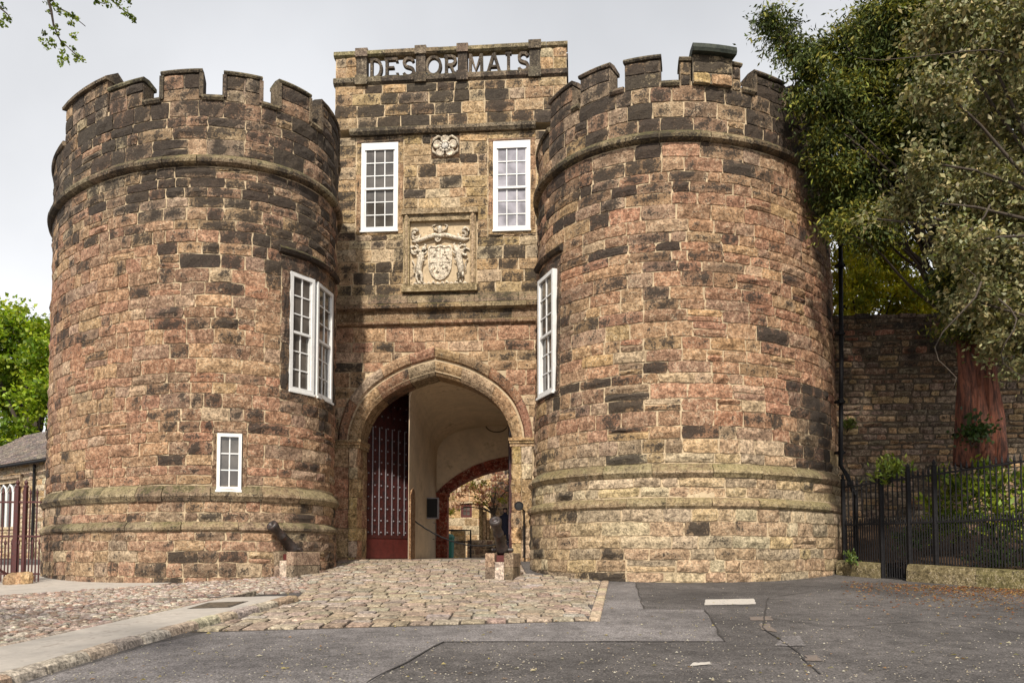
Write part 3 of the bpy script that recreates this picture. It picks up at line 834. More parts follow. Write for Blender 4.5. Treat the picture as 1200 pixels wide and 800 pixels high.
def col_right(px, py, z, ledge=False):
    d = drift(px+500, py)
    if ledge: return (jit((.30, .225, .13)), rnd.uniform(.2, .45) if py > 400 else rnd.uniform(.5, .66))
    if 930 < px < 972 and 452 < py < 550: return jit(BRN), rnd.uniform(.55, .9)  # cast shadow low on the right flank, painted in as dark blocks
    up = max(0.0, min(1.0, (250-py)/110)); lo = max(0.0, min(1.0, (py-500)/45)); rt = max(0.0, min(1.0, (px-740)/110))
    zc = toward(toward(toward((.335, .20, .122), (.365, .19, .112), rt), (.32, .235, .155), up), (.43, .35, .225), lo)
    c = pick([(TAN, 3), (PINK, 2+2*rt), (RED, .8*(1-up)*(1-lo)), (GREY, 1.4+.8*lo), (YEL, .3+1.2*lo), (PALE, .6+2.4*lo), (BRN, 1.5*(1-lo))])
    m_ = .39-.23*rt+.60*up-.08*lo+.32*d
    if py < 175: m_ = .78+.2*d+(.15 if px > 880 else 0)
    return toward(c, zc, .45), soot_pick(max(.03, min(.95, m_)))

# left tower
TL = Tower(-.380, 24, 3.20, 4.94, -.465, lin([(0, .08), (2.02, .07), (2.16, .03), (2.68, .03), (2.95, .0), (10.3, 0.0), (10.6, .02), (13, .02)]))
pl_ = TL.P(0, 0, 0); tl_e = empty('castle_tower', (TL.ctr.x, TL.ctr.y, g(-7, 18)), 0, 'round battlemented stone tower left of the arch, with a small low white casement', 'tower', 'round gate towers')
def wn(T, xa, xb, ya, yb, lights, cols, rows, sash, hood=0, jw=.2, jt=.3, jb=.2, **kw):
    ym = (ya+yb)/2; xm = (xa+xb)/2
    t0, t1 = T.hit(xa, ym)[0], T.hit(xb, ym)[0]; z1, z0 = T.hit(xm, ya)[1], T.hit(xm, yb)[1]
    u0, u1 = T.u(t0), T.u(t1)
    return dict(th=(t0, t1), z=(z0, z1), uc=(u0-jw, u1+jw), zc=(z0-jb, z1+jt), lights=[(T.hit(a, ym)[0], T.hit(b, ym)[0]) for a, b in lights], cols=cols, rows=rows, sash=sash, hood=hood, **kw)
wl = [wn(TL, 339, 390, 326, 462, [(339.5, 368), (371.5, 389.5)], 2, 6, True, .2, .22, .34, .26),
      wn(TL, 254, 284, 508, 574, [(254.5, 283.5)], 2, 3, False, 0, .1, .1, .06, dark=.2, fw=.07, out=.05)]
zs_l = TL.hit(250, 111, .05)[1]
build_tower(TL, tl_e, (.15, 1.98, 2.2, 2.66, 3.04, 10.38, 10.65, zs_l), wl, col_left,
            [(78, 126, 101, {'ysill': 130, 'cap': 'ridge', 'plain': 1}), (128.5, 168, 95, {'ysill': 118, 'plain': 1}), (190, 236, 81), (263, 306, 85), (327, 363, 99), (376, 399, 127, {'ysill': 148})])
# right tower
TR = Tower(.2125, 22, 3.40, 4.32, .455, lin([(0, .40), (2.45, .39), (2.6, .35), (3.1, .35), (3.3, .29), (10.4, .15), (10.7, .16), (13, .16)]))
tr_e = empty('castle_tower', (TR.ctr.x, TR.ctr.y, g(4, 17.6)), 0, 'round battlemented stone tower right of the arch, with a square stack on its parapet', 'tower', 'round gate towers')
wr = [wn(TR, 632.5, 652, 322, 461, [(633.5, 651)], 2, 6, True, .2, .16, .3, .1, out=.03)]
zs_r = TR.hit(780, 98, .08)[1]
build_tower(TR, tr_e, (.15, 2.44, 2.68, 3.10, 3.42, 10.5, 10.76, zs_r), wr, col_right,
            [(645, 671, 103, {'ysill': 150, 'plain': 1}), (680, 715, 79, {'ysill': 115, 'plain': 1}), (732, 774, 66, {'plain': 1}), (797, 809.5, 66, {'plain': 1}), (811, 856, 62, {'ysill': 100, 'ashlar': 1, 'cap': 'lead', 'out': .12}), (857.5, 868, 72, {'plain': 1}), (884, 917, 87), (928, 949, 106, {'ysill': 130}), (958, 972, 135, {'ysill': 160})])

# ------------------------------------------------------------------ the gatehouse between them
GA = R(4.5); G0 = Vector((-2.2, 23.2, 1.294))
ge = empty('gatehouse', G0, -GA, 'square gatehouse block between the towers, with a pointed arch and lettered openwork parapet', 'gatehouse')
MG = MATW['gatehouse']; MGi = MG.inverted()
def GL(px, py, d=0.0):
    """photo pixel -> local (x, z) on the plane d metres behind the face"""
    o = MGi @ Vector((0, 0, CAMZ)); v = MGi.to_3x3() @ ray(px, py); t = (d-o.y)/v.y
    p = o+v*t; return p.x, p.z
def gfn(u, v, o): return MG @ Vector((u, -o, v))
def gfo(off): return lambda u, v, o: MG @ Vector((u, -o-off, v))
gx0, gx1 = GL(394, 110)[0], GL(664, 110)[0]
def gz(py, px=520, d=0): return GL(px, py, d)[1]
def gX(px, py=300, d=0): return GL(px, py, d)[0]
XC = gX(509.5, 515)
KS = 23.2/F
INTR = [(0, 77.5), (17, 73), (34, 67), (52, 58), (70, 44.5), (81, 30.5), (88.5, 13), (91.5, 0)]
EXTR = [(0, 110), (20, 105), (41, 98.5), (62, 87.5), (83, 72.5), (102, 50), (113, 22), (116, 0)]
ZS = gz(515)
def arch_pts(tab, n=8):
    """smooth closed-up curve through the table, from the left springing over the apex to the right one, local (x, z)"""
    half = []
    P_ = [(-a, b) for a, b in tab[::-1]]
    for i in range(len(P_)-1):
        p0, p1, p2, p3 = P_[max(0, i-1)], P_[i], P_[i+1], P_[min(len(P_)-1, i+2)]
        for k in range(n):
            t = k/n
            f_ = lambda a, b, c, d: .5*((2*b)+(-a+c)*t+(2*a-5*b+4*c-d)*t*t+(-a+3*b-3*c+d)*t**3)
            half.append((f_(p0[0], p1[0], p2[0], p3[0]), f_(p0[1], p1[1], p2[1], p3[1])))
    half.append(P_[-1])
    full = half+[(-a, b) for a, b in half[-2::-1]]
    return [(XC+a*KS, ZS+b*KS) for a, b in full]
IN, EX = arch_pts(INTR), arch_pts(EXTR)
def arch_z(curve, x):
    xs = [p[0] for p in curve]; zs = [p[1] for p in curve]
    if x <= xs[0] or x >= xs[-1]: return None
    return float(np.interp(x, xs, zs))
def arch_x(curve, z):
    """half span of the curve at height z"""
    if z <= ZS: return curve[-1][0]-XC
    h = [(zz, x-XC) for x, zz in curve if x >= XC]; h.sort()
    if z >= h[-1][0]: return None
    return float(np.interp(z, [a for a, _ in h], [b for _, b in h]))
z_floor = 1.0-G0.z
zT = lambda py: gz(py, 520)
z_str1a, z_str1b = zT(381), zT(345)              # the double string course over the arch
z_up_a, z_up_b = zT(157), zT(150)                # the thin course above the windows
z_fr_a, z_fr_b = zT(98), zT(89)                  # ledge below the lettered parapet
z_fr_c, z_top = zT(65), zT(57.5)
TH = 1.0
def gbox(m, x0, x1, y0, y1, z0, z1, col=(.3, .22, .15, .3)): return m.box(x0, x1, y0, y1, z0, z1, col, MG)
wpx = [((423.5, 466.5), (168, 270.5)), ((578, 621.5), (165.5, 269.5))]
WIN = []
for (xa, xb), (ya, yb) in wpx:
    xm = (xa+xb)/2; x0, x1 = gX(xa, (ya+yb)/2), gX(xb, (ya+yb)/2); WIN.append((x0, x1, gz(yb, xm), gz(ya, xm)))
m = MB()
xs = sorted([gx0, gx1]+[x for w_ in WIN for x in w_[:2]]); zsd = sorted(set([z_str1a]+[zT(345), z_up_a]+[z for w_ in WIN for z in w_[2:]]))
for i in range(len(xs)-1):
    for j in range(len(zsd)-1):
        xm, zm = (xs[i]+xs[i+1])/2, (zsd[j]+zsd[j+1])/2
        if any(w_[0] < xm < w_[1] and w_[2] < zm < w_[3] for w_ in WIN): continue
        m.add([gfn(xs[i], zsd[j], -.012), gfn(xs[i+1], zsd[j], -.012), gfn(xs[i+1], zsd[j+1], -.012), gfn(xs[i], zsd[j+1], -.012)], [(0, 1, 2, 3)])
# arch zone: strips between the arch line and the string course
def strips(m, curve, ztop, y, x0, x1, zbot):
    P_ = [(x0, zbot), (curve[0][0], zbot)]
    m.add([gfn(x0, zbot, -y), gfn(curve[0][0], zbot, -y), gfn(curve[0][0], ztop, -y), gfn(x0, ztop, -y)], [(0, 1, 2, 3)])
    m.add([gfn(curve[-1][0], zbot, -y), gfn(x1, zbot, -y), gfn(x1, ztop, -y), gfn(curve[-1][0], ztop, -y)], [(0, 1, 2, 3)])
    for a, b in zip(curve, curve[1:]):
        m.add([gfn(a[0], a[1], -y), gfn(b[0], b[1], -y), gfn(b[0], ztop, -y), gfn(a[0], ztop, -y)], [(0, 1, 2, 3)])
MIDC = [(XC+(a[0]-XC)*1.05, ZS+(a[1]-ZS)*1.05) for a in IN]
strips(m, MIDC, z_str1a, .012, gx0, gx1, z_floor)
strips(m, MIDC, z_str1a, TH, gx0-1.5, gx1+2.5, z_floor)          # inner face
gbox(m, gx0+.02, gx1-.02, TH+.02, 6.0, ZS+3.4, z_fr_a-.05)              # the mass of the block above the vault
gbox(m, gx0, gx1, -.085, TH, z_up_b, z_fr_a)
gbox(m, gx0-1.5, gx1+2.5, TH+.01, 7.6, ZS+2.9, ZS+3.38)
m.build('wall_core', M_MORTAR, ge)
# ashlar and rubble courses
GS = []
def col_gate(px, py, z):
    d = drift(px, py+900, 60.0)
    if py < 160: c, m_, zc = pick([(TAN, 4), (PALE, 2), (YEL, .5), (GREY, 1)]), .74, (.38, .28, .17)
    elif py < 345: c, m_, zc = pick([(TAN, 3), (YEL, 1.4), (PALE, 2.4)]), .46+.0012*abs(px-515), (.43, .32, .19)
    else: c, m_, zc = pick([(TAN, 3), (PINK, 3), (RED, .4), (GREY, .8), (PALE, 1.2)]), .10+.002*abs(px-510), (.40, .245, .155)
    return toward(c, zc, .34), soot_pick(max(.03, min(.95, m_+.3*d)))
def gcourses(x0, x1, z0, z1, h, off, skips, lens, archclip=False):
    rr = rows_between(z0, z1, h); f2 = gfo(off)
    for ra, rb in zip(rr, rr[1:]):
        spans = [(x0, x1)]
        for a, b, c, d in skips:
            if rb > c+.02 and ra < d-.02: spans = cut(spans, a, b)
        for a, b, c, d in skips:
            for pa, pb in ((ra, min(rb, c)), (max(ra, d), rb)):
                if rb > c+.02 and ra < d-.02 and pb-pa > .035:
                    k = max(1, round((b-a)/.55)); du = (b-a)/k
                    for i in range(k):
                        p = f2(a+du*(i+.5), pa, 0); col, soot = col_gate(*proj(p), p.z)
                        e = block(f2, a+du*i, a+du*(i+1), pa, pb, col, soot, joint=.01); GS.append((vis(e[0]), e))
        if archclip:
            hx = arch_x(EX, (ra+rb)/2)
            if hx is not None: spans = cut(spans, XC-hx-.02, XC+hx+.02)
        for a, b in spans:
            x = a
            while x < b-.03:
                x1_ = x+rnd.uniform(*lens)
                if b-x1_ < .22: x1_ = b
                p = f2((x+x1_)/2, (ra+rb)/2, 0); col, soot = col_gate(*proj(p), p.z)
                e = block(f2, x, x1_, ra, rb, col, soot, joint=rnd.uniform(.010, .017), proud=rnd.uniform(.014, .034)); GS.append((vis(e[0]), e)); x = x1_
pnx0, pnx1 = gX(474, 300), gX(558, 300); pnz0, pnz1 = gz(342), gz(252)
rox, roz = GL(522, 173)
skips = [(w_[0]-.16, w_[1]+.16, w_[2]-.12, w_[3]+.1) for w_ in WIN]+[(pnx0-.02, pnx1+.02, pnz0-.02, pnz1+.06), (rox-.42, rox+.42, roz-.32, roz+.33)]
gcourses(gx0, gx1, z_up_b, z_fr_a-.02, .33, .10, [], (.42, .95))
gcourses(gx0, gx1, z_str1b, z_up_a, .315, 0, skips, (.38, .8))
gcourses(gx0, gx1, z_floor, z_str1a, .36, 0, [], (.5, 1.0), True)
place_blocks(GS, ge, M_STONE)
# dressed stones round the two upper windows
for x0, x1, z0, z1 in WIN:
    for a, b in ((x0-.16, x0), (x1, x1+.16)):
        rr = rows_between(z0, z1, .5)
        for ra, rb in zip(rr, rr[1:]): MB().add(*block(gfn, a, b, ra, rb, jit(TAN), rnd.uniform(.3, .7), depth=.3, joint=.006)).build('jamb_stone', M_STONE, ge)
    MB().add(*block(gfn, x0-.16, x1+.16, z0-.12, z0, jit(TAN), .4, depth=.3, joint=.006)).build('sill_stone', M_STONE, ge)
    MB().add(*block(gfn, x0-.16, x1+.16, z1, z1+.1, jit(BRN), .6, depth=.3, joint=.006)).build('lintel_stone', M_STONE, ge)
for k, (x0, x1, z0, z1) in enumerate(WIN):
    rt = MG.to_3x3() @ Vector((1, 0, 0)); nn_ = MG.to_3x3() @ Vector((0, -1, 0))
    window(ge, gfn(x0, z0, .0), rt, Vector((0, 0, 1)), nn_, x1-x0, z1-z0, 3, 6, True, fw=.10, glass=M_GLASS2 if k else M_GLASS, head=.10)
# string courses
def gmould(name, x0, x1, prof, L=(.7, 1.3), soot=(.3, .6), mat=None, col=(.3, .22, .14)):
    x = x0
    while x < x1-.02:
        xb = min(x1, x+rnd.uniform(*L))
        if x1-xb < .3: xb = x1
        j = rnd.uniform(-.008, .008); k = len(prof)
        vs = [gfn(xx, z, o+j) for xx in (x+.005, (x+xb)/2, xb-.005) for o, z in prof]
        fs = [(i*k+q, i*k+(q+1) % k, (i+1)*k+(q+1) % k, (i+1)*k+q) for i in (0, 1) for q in range(k)]+[tuple(range(k-1, -1, -1)), tuple(2*k+q for q in range(k))]
        MB().add(vs, fs, (*jit(col), rnd.uniform(*soot))).build(name, mat or M_LEDGE, ge); x = xb
za, zb = z_str1a, z_str1b; hh = zb-za
def pr2(pts): return [(o, za+hh*t) for o, t in pts]
gmould('string_course_stone', gx0+.02, gx1-.02, pr2([(-.1, .0), (.07, .0), (.12, .05), (.12, .12), (.03, .19), (-.1, .19)]), soot=(.2, .45), col=(.27, .17, .10))
gmould('string_course_stone', gx0+.02, gx1-.02, pr2([(-.1, .195), (.02, .195), (.035, .43), (.08, .48), (-.1, .48)]), soot=(.3, .6), col=(.26, .17, .10))
gmould('string_course_stone', gx0+.02, gx1-.02, pr2([(-.1, .485), (.10, .485), (.19, .54), (.20, .64), (.15, .69), (-.1, .69)]), soot=(.3, .55), col=(.32, .22, .13))
gmould('string_course_stone', gx0+.02, gx1-.02, pr2([(-.1, .695), (.17, .695), (.15, .8), (.06, 1.0), (-.1, 1.12)]), soot=(.35, .6), col=(.30, .22, .14))
gmould('string_course_stone', gx0+.45, gX(628, 155), [(-.05, z_up_a), (.12, z_up_a), (.19, z_up_a+.08), (.17, z_up_b), (.10, z_up_b+.05), (-.05, z_up_b+.05)], soot=(.45, .65), col=(.26, .2, .13))
# arch: two orders of voussoirs
def between(A, B, t): return [(a[0]*(1-t)+b[0]*t, a[1]*(1-t)+b[1]*t) for a, b in zip(A, B)]
def vouss(Ca, Cb, prof, cuts, name, sm):
    """prof: list of (t across from Ca to Cb, out)"""
    n = len(Ca)
    for i0, i1 in zip(cuts, cuts[1:]):
        vs = []; k = len(prof); idx = list(range(i0, i1+1)); j = rnd.uniform(-.008, .008)
        for q, i in enumerate(idx):
            a, b = Vector((Ca[i][0], 0, Ca[i][1])), Vector((Cb[i][0], 0, Cb[i][1]))
            for t, o in prof:
                p = a.lerp(b, t); vs.append(gfn(p.x, p.z, o+j))
        # open the joints a little
        nq = len(idx)
        for q, nb in ((0, 1), (nq-1, nq-2)):
            for s in range(k):
                d = Vector(vs[nb*k+s])-Vector(vs[q*k+s]); vs[q*k+s] = Vector(vs[q*k+s])+d.normalized()*.007
        fs = [(q*k+s, q*k+(s+1) % k, (q+1)*k+(s+1) % k, (q+1)*k+s) for q in range(nq-1) for s in range(k)]+[tuple(range(k-1, -1, -1)), tuple((nq-1)*k+s for s in range(k))]
        col = jit(rnd.choice([TAN, TAN, PINK, (.33, .235, .15), PALE]), .1)
        MB().add(vs, fs, (*col, sm+rnd.uniform(-.2, .22))).build(name, M_STONE, ge)
n_ = len(IN); half = (n_-1)//2
MIDA = between(IN, EX, .5)
vouss(IN, MIDA, [(0, -.95), (0, -.10), (.2, -.03), (.5, .035), (.78, .05), (1.0, .03), (1.0, -.2)], [0, 13, 27, 42, half, n_-1-42, n_-1-26, n_-1-12, n_-1], 'voussoir', .32)
vouss(MIDA, EX, [(0.0, -.2), (.0, -.03), (.18, -.02), (.3, .07), (.55, .11), (.8, .12), (1.0, .07), (1.0, -.1)], [0, 16, 31, 44, half, n_-1-44, n_-1-30, n_-1-15, n_-1], 'hood_mould_stone', .38)
# imposts and jambs
jl0, jl1 = gX(389, 580), IN[0][0]; jr0, jr1 = IN[-1][0], gX(624, 580)
zi0, zi1 = ZS-.22, ZS+.02
for a, b, s in ((jl0-.1, jl1+.06, 1), (jr0-.06, jr1+.1, -1)):
    for q, (za_, zb_, o) in enumerate(((zi0, zi0+.09, .07), (zi0+.092, zi0+.16, .11), (zi0+.162, zi1, .15))):
        m = MB(); e = .02*q
        m.box(a-e*(s < 0), b+e*(s > 0), -o, .95, za_, zb_, (*jit(TAN), .35), MG); m.build('impost_stone', M_LEDGE, ge)
for a, b, sd in ((jl0, jl1, 0), (jr0, jr1, 1)):
    rr = rows_between(z_floor, zi0, .46)
    for q, (ra, rb) in enumerate(zip(rr, rr[1:])):
        sp = b-.27 if not sd else a+.27
        for x0, x1, c in ((a, sp, pick([(PINK, 3), (TAN, 2), (BRN, 1)])), (sp, b, pick([(YEL, 3), (PALE, 2), (TAN, 2)]))) if not sd else ((a, sp, pick([(YEL, 2), (TAN, 3)])), (sp, b, pick([(TAN, 3), (PALE, 2), (YEL, 1)]))):
            MB().add(*block(gfo(.05), x0, x1, ra, rb, c, rnd.uniform(.05, .45), depth=.06, proud=.02, joint=.007)).build('jamb_stone', M_STONE, ge)
    # reveal through the thickness
    xx = b if not sd else a; s_ = 1 if not sd else -1
    f3 = lambda u, v, o, xx=xx, s_=s_: MG @ Vector((xx+s_*o, u, v))
    m = MB(); m.add([f3(-.06, z_floor, -.012), f3(.97, z_floor, -.012), f3(.97, zi0, -.012), f3(-.06, zi0, -.012)], [(0, 1, 2, 3)]); m.build('reveal_core', M_MORTAR, ge)
    for ra, rb in zip(rr, rr[1:]):
        for u0, u1 in ((-.06, .45), (.45, .97)):
            MB().add(*block(f3, u0, u1, ra, rb, pick([(PINK, 2), (TAN, 3)]), rnd.uniform(.1, .45), joint=.008)).build('reveal_stone', M_STONE, ge)
# carved panel with coat of arms
fw_ = .17
for x0, x1, z0, z1, o in ((pnx0, pnx0+fw_, pnz0+.18, pnz1, .13), (pnx1-fw_, pnx1, pnz0+.18, pnz1, .13), (pnx0-.06, pnx1+.06, pnz1-.02, pnz1+.14, .2), (pnx0+fw_, pnx1-fw_, pnz1-.2, pnz1-.02, .12), (pnx0-.05, pnx1+.05, pnz0-.02, pnz0+.18, .18)):
    m = MB(); m.box(x0, x1, -o, .05, z0, z1, (*jit((.33, .235, .14)), .32), MG)
    m.build('panel_frame_stone', M_LEDGE, ge)
for x0 in (pnx0+.045, pnx1-.125):                                           # shafts of the frame
    m = MB(); m.tube([gfn(x0+.04, pnz0+.2, .13), gfn(x0+.04, pnz1-.04, .13)], .05, 8, (*jit((.38, .28, .17)), .2)); m.build('panel_shaft', M_LEDGE, ge)
ax0, ax1, az0, az1 = pnx0+fw_, pnx1-fw_, pnz0+.18, pnz1-.2
AW, AH = ax1-ax0, az1-az0
arms = MB(); ng = 40; vs = []; c = (.60, .52, .42, .05)
for j in range(ng+1):
    for i in range(ng+1):
        x, z = ax0+AW*i/ng, az0+AH*j/ng
        r1 = mnoise.fractal(Vector((x*7, z*7, 5.1)), .6, 2, 4); o = -.09+.085*r1
        vs.append(gfn(x, z, o))
cs = []
for j in range(ng+1):
    for i in range(ng+1): cs.append((.42, .34, .25, .42 if j < 30 else .62))
arms.add(vs, [(j*(ng+1)+i, j*(ng+1)+i+1, (j+1)*(ng+1)+i+1, (j+1)*(ng+1)+i) for j in range(ng) for i in range(ng)], cs)
M_CARVE = stone_mat('carved_limestone', 1.6, 0, bstr=.7, speck=.5)
ao = arms.build('coat_of_arms', M_CARVE, ge, True)
def an(a, b): return ax0+AW*a, az0+AH*b
def ap(a, b, o): x, z = an(a, b); return gfn(x, z, o)
CW = (.60, .52, .41, .02)
# shield, its rim and quarterings
shp = [(.30, .60), (.335, .63), (.42, .615), (.50, .64), (.58, .615), (.665, .63), (.70, .60), (.70, .38), (.685, .26), (.64, .165), (.57, .105), (.50, .085), (.43, .105), (.36, .165), (.315, .26), (.30, .38)]
m = MB(); k = len(shp); vs = []
for t, o in ((1.0, -.08), (1.0, .04), (.9, .055), (.86, .02), (.5, .05), (0, .06)):
    for a, b in shp: vs.append(ap(.5+(a-.5)*t, .37+(b-.37)*t, o))
m.add(vs, [(r_*k+i, r_*k+(i+1) % k, (r_+1)*k+(i+1) % k, (r_+1)*k+i) for r_ in range(5) for i in range(k)], CW)
sh = m.build('shield', M_CARVE, ao)
m = MB(); m.tube([ap(.5, .12, .062), ap(.5, .60, .062)], .012, 5, CW); m.tube([ap(.33, .36, .055), ap(.67, .36, .055)], .012, 5, CW)
for q, (a, b) in enumerate(((.41, .49), (.59, .49), (.42, .25), (.58, .25))):
    for t in range(7 if q % 3 == 0 else 5):
        aa, bb = a+rnd.uniform(-.055, .055), b+rnd.uniform(-.075, .075)
        m.tube([ap(aa-.02, bb-.01, .05), ap(aa, bb+.012, .075), ap(aa+.02, bb, .05)], [.008, .016, .008], 5, CW)
m.build('charge', M_CARVE, sh)
# ribbon like mantling bar over the shield with a knot, crest above
m = MB(); m.tube([ap(.03, .70, .0), ap(.10, .69, .05), ap(.26, .735, .07), ap(.42, .775, .08), ap(.50, .755, .10), ap(.58, .775, .08), ap(.74, .735, .07), ap(.90, .70, .05), ap(.98, .72, .0)], [.035, .055, .065, .07, .06, .07, .065, .055, .035], 7, CW)
m.build('ribbon', M_CARVE, ao, True)
m = MB(); m.lathe([(.03, 0), (.085, .01), (.10, .03), (.07, .055), (.065, .03), (.03, .03), (.025, .06)], Matrix.Translation(ap(.47, .715, .06)) @ Matrix.Rotation(-GA, 4, 'Z') @ Matrix.Rotation(R(90), 4, 'X'), 14, CW); m.build('knot', M_CARVE, ao, True)
m = MB(); m.tube([ap(.50, .79, .03), ap(.50, .85, .05), ap(.49, .90, .04), ap(.51, .95, .0)], [.07, .05, .085, .03], 8, CW)
for s in (-1, 1):
    m.tube([ap(.5+s*.03, .84, .03), ap(.5+s*.1, .87, .05), ap(.5+s*.12, .93, .03), ap(.5+s*.06, .96, .0)], [.02, .04, .03, .02], 6, CW)
m.build('crest', M_CARVE, ao, True)
# two rampant supporters facing inward
for s in (-1, 1):
    def q(a, b, o): return ap(.5+s*a, b, o)
    m = MB()
    m.tube([q(.36, .12, .0), q(.35, .26, .05), q(.32, .40, .07), q(.30, .50, .07), q(.27, .57, .07), q(.24, .60, .06)], [.06, .105, .10, .09, .08, .045], 8, CW)   # trunk and neck
    m.tube([q(.25, .60, .05), q(.235, .625, .08), q(.215, .615, .07)], [.03, .05, .025], 7, CW)              # head
    m.tube([q(.29, .48, .08), q(.24, .49, .10), q(.21, .53, .09)], [.035, .03, .018], 6, CW)
    m.tube([q(.31, .42, .08), q(.26, .38, .10), q(.235, .40, .09)], [.035, .028, .018], 6, CW)
    m.tube([q(.35, .24, .06), q(.30, .17, .08), q(.31, .07, .05), q(.27, .05, .06)], [.07, .05, .038, .03], 6, CW)
    m.tube([q(.37, .22, .05), q(.39, .14, .06), q(.36, .05, .04), q(.32, .035, .05)], [.05, .038, .03, .022], 6, CW)
    m.tube([q(.37, .16, .02), q(.43, .22, .05), q(.42, .33, .05), q(.46, .40, .03)], [.018, .018, .02, .03], 6, CW)
    m.build('supporter', M_CARVE, ao, True)
    for i in range(5):                                                     # curling mantling beside each supporter
        cx, cz = .5+s*(.40+rnd.uniform(-.05, .04)), .50+i*.045+(.0 if i < 3 else .16); pts = []
        for t in range(8):
            an_ = t*.75+i; rr = .085-.007*t; pts.append(ap(cx+s*rr*math.cos(an_), cz+rr*math.sin(an_), .02+.004*t))
        MB().tube(pts, [.028+.003*t for t in range(8)], 5, CW).build('mantling', M_CARVE, ao, True)
m = MB(); 
for i in range(12): m.tube([ap(.06+.075*i, .02, .0), ap(.09+.075*i, .045+.015*math.sin(i*2.1), .05), ap(.13+.075*i, .02, .0)], [.03, .045, .03], 6, CW)
m.build('base_foliage', M_CARVE, ao, True)
# carved rose between the windows
RM = Matrix.Translation(gfn(rox, roz, -.01)) @ Matrix.Rotation(-GA, 4, 'Z') @ Matrix.Rotation(R(90), 4, 'X')
m = MB(); m.box(rox-.42, rox+.42, -.02, .05, roz-.32, roz+.33, (*jit(TAN), .5), MG)
for a in range(5):
    t = math.pi/2+a*2*math.pi/5
    for r_, w2, h in ((.25, .115, .06),):
        c_ = RM @ Matrix.Translation((r_*math.cos(t), r_*math.sin(t)*.9, .03)) @ Matrix.Rotation(t, 4, 'Z') @ Matrix.Scale(.85, 4, (1, 0, 0))
        m.lathe([(.125, 0), (.135, .05), (.11, .09), (.08, .06), (.0001, .05)], c_, 10, (.55, .47, .37, .1))
for a in range(10):
    t = a*2*math.pi/10; c_ = RM @ Matrix.Translation((.15*math.cos(t), .135*math.sin(t), .09)); m.lathe([(.045, 0), (.04, .03), (.0001, .045)], c_, 7, (.62, .55, .45, 0))
m.lathe([(.10, .08), (.095, .13), (.05, .15), (.0001, .155)], RM, 10, (.50, .47, .42, 0))
for s in (-1, 1):
    m.tube([gfn(rox+s*.06, roz+.27, .04), gfn(rox+s*.2, roz+.3, .07), gfn(rox+s*.34, roz+.22, .06), gfn(rox+s*.4, roz+.05, .05), gfn(rox+s*.36, roz-.13, .05), gfn(rox+s*.2, roz-.25, .05), gfn(rox+s*.03, roz-.29, .04)], [.02, .04, .035, .03, .035, .035, .02], 6, (.55, .47, .36, .15))
m.build('carved_rose', M_CARVE, ge, True)
# lettered parapet
zfa, zfb, zfc, zt_ = z_fr_a, z_fr_b, z_fr_c, z_top
gmould('parapet_ledge_stone', gx0-.05, gx1+.04, [(-.2, zfa), (.10, zfa), (.17, zfa+.06), (.18, zfb-.05), (.12, zfb), (-.2, zfb)], L=(1.1, 1.9), soot=(.5, .65), col=(.22, .17, .12))
gmould('parapet_coping', gx0-.05, gx1+.04, [(-.14, zfc), (.10, zfc), (.16, zfc+.05), (.15, zt_-.03), (.08, zt_), (-.14, zt_)], L=(1.1, 1.9), soot=(.35, .55), col=(.24, .19, .11))
pil = [(418, 430), (487.5, 498.5), (536.5, 547.5), (620.5, 633)]
PX = [(gX(a, 76, -.1), gX(b, 76, -.1)) for a, b in pil]
for a, b in PX:
    m = MB(); m.box(a, b, -.13, .14, zfb+.002, zfc-.002, (*jit((.16, .125, .09)), .6), MG); po = m.build('parapet_pier', M_STONE, ge)
    m = MB(); m.box(a-.03, b+.03, -.205, .22, zfa-.02, zfb+.03, (*jit((.2, .155, .11)), .55), MG); m.build('base', M_LEDGE, po)
    m = MB(); m.box(a-.03, b+.03, -.185, .19, zfc-.02, zt_+.035, (*jit((.2, .155, .11)), .5), MG); m.build('cap', M_LEDGE, po)
for a, b in ((gx0, PX[0][0]), (PX[3][1], gx1)):
    m = MB(); m.box(a+.002, b-.002, -.075, .3, zfb+.001, zfc-.001, (.3, .2, .1, 0), MG); m.build('parapet_wall', M_MORTAR, ge)
    rr = rows_between(zfb, zfc, .3)
    for ra, rb in zip(rr, rr[1:]):
        k = max(1, round((b-a)/.36))
        for i in range(k): MB().add(*block(gfo(.09), a+(b-a)*i/k, a+(b-a)*(i+1)/k, ra, rb, jit(rnd.choice([PALE, TAN, TAN])), rnd.choice([.2, .35, .5, .75]), joint=.01)).build('stone', M_STONE, ge)
m = MB(); m.box(gx1-.32, gx1, .32, 5.9, zfb, zfc, (*jit(TAN), .55), MG); m.box(gx0, gx0+.32, .32, 5.9, zfb, zfc, (*jit(TAN), .55), MG)
m.box(gx1-.4, gx1+.04, .5, 5.95, zfc, zt_, (*jit(GREY), .5), MG); m.box(gx0-.04, gx0+.4, .5, 5.95, zfc, zt_, (*jit(GREY), .5), MG); m.build('side_parapet', M_STONE, ge)
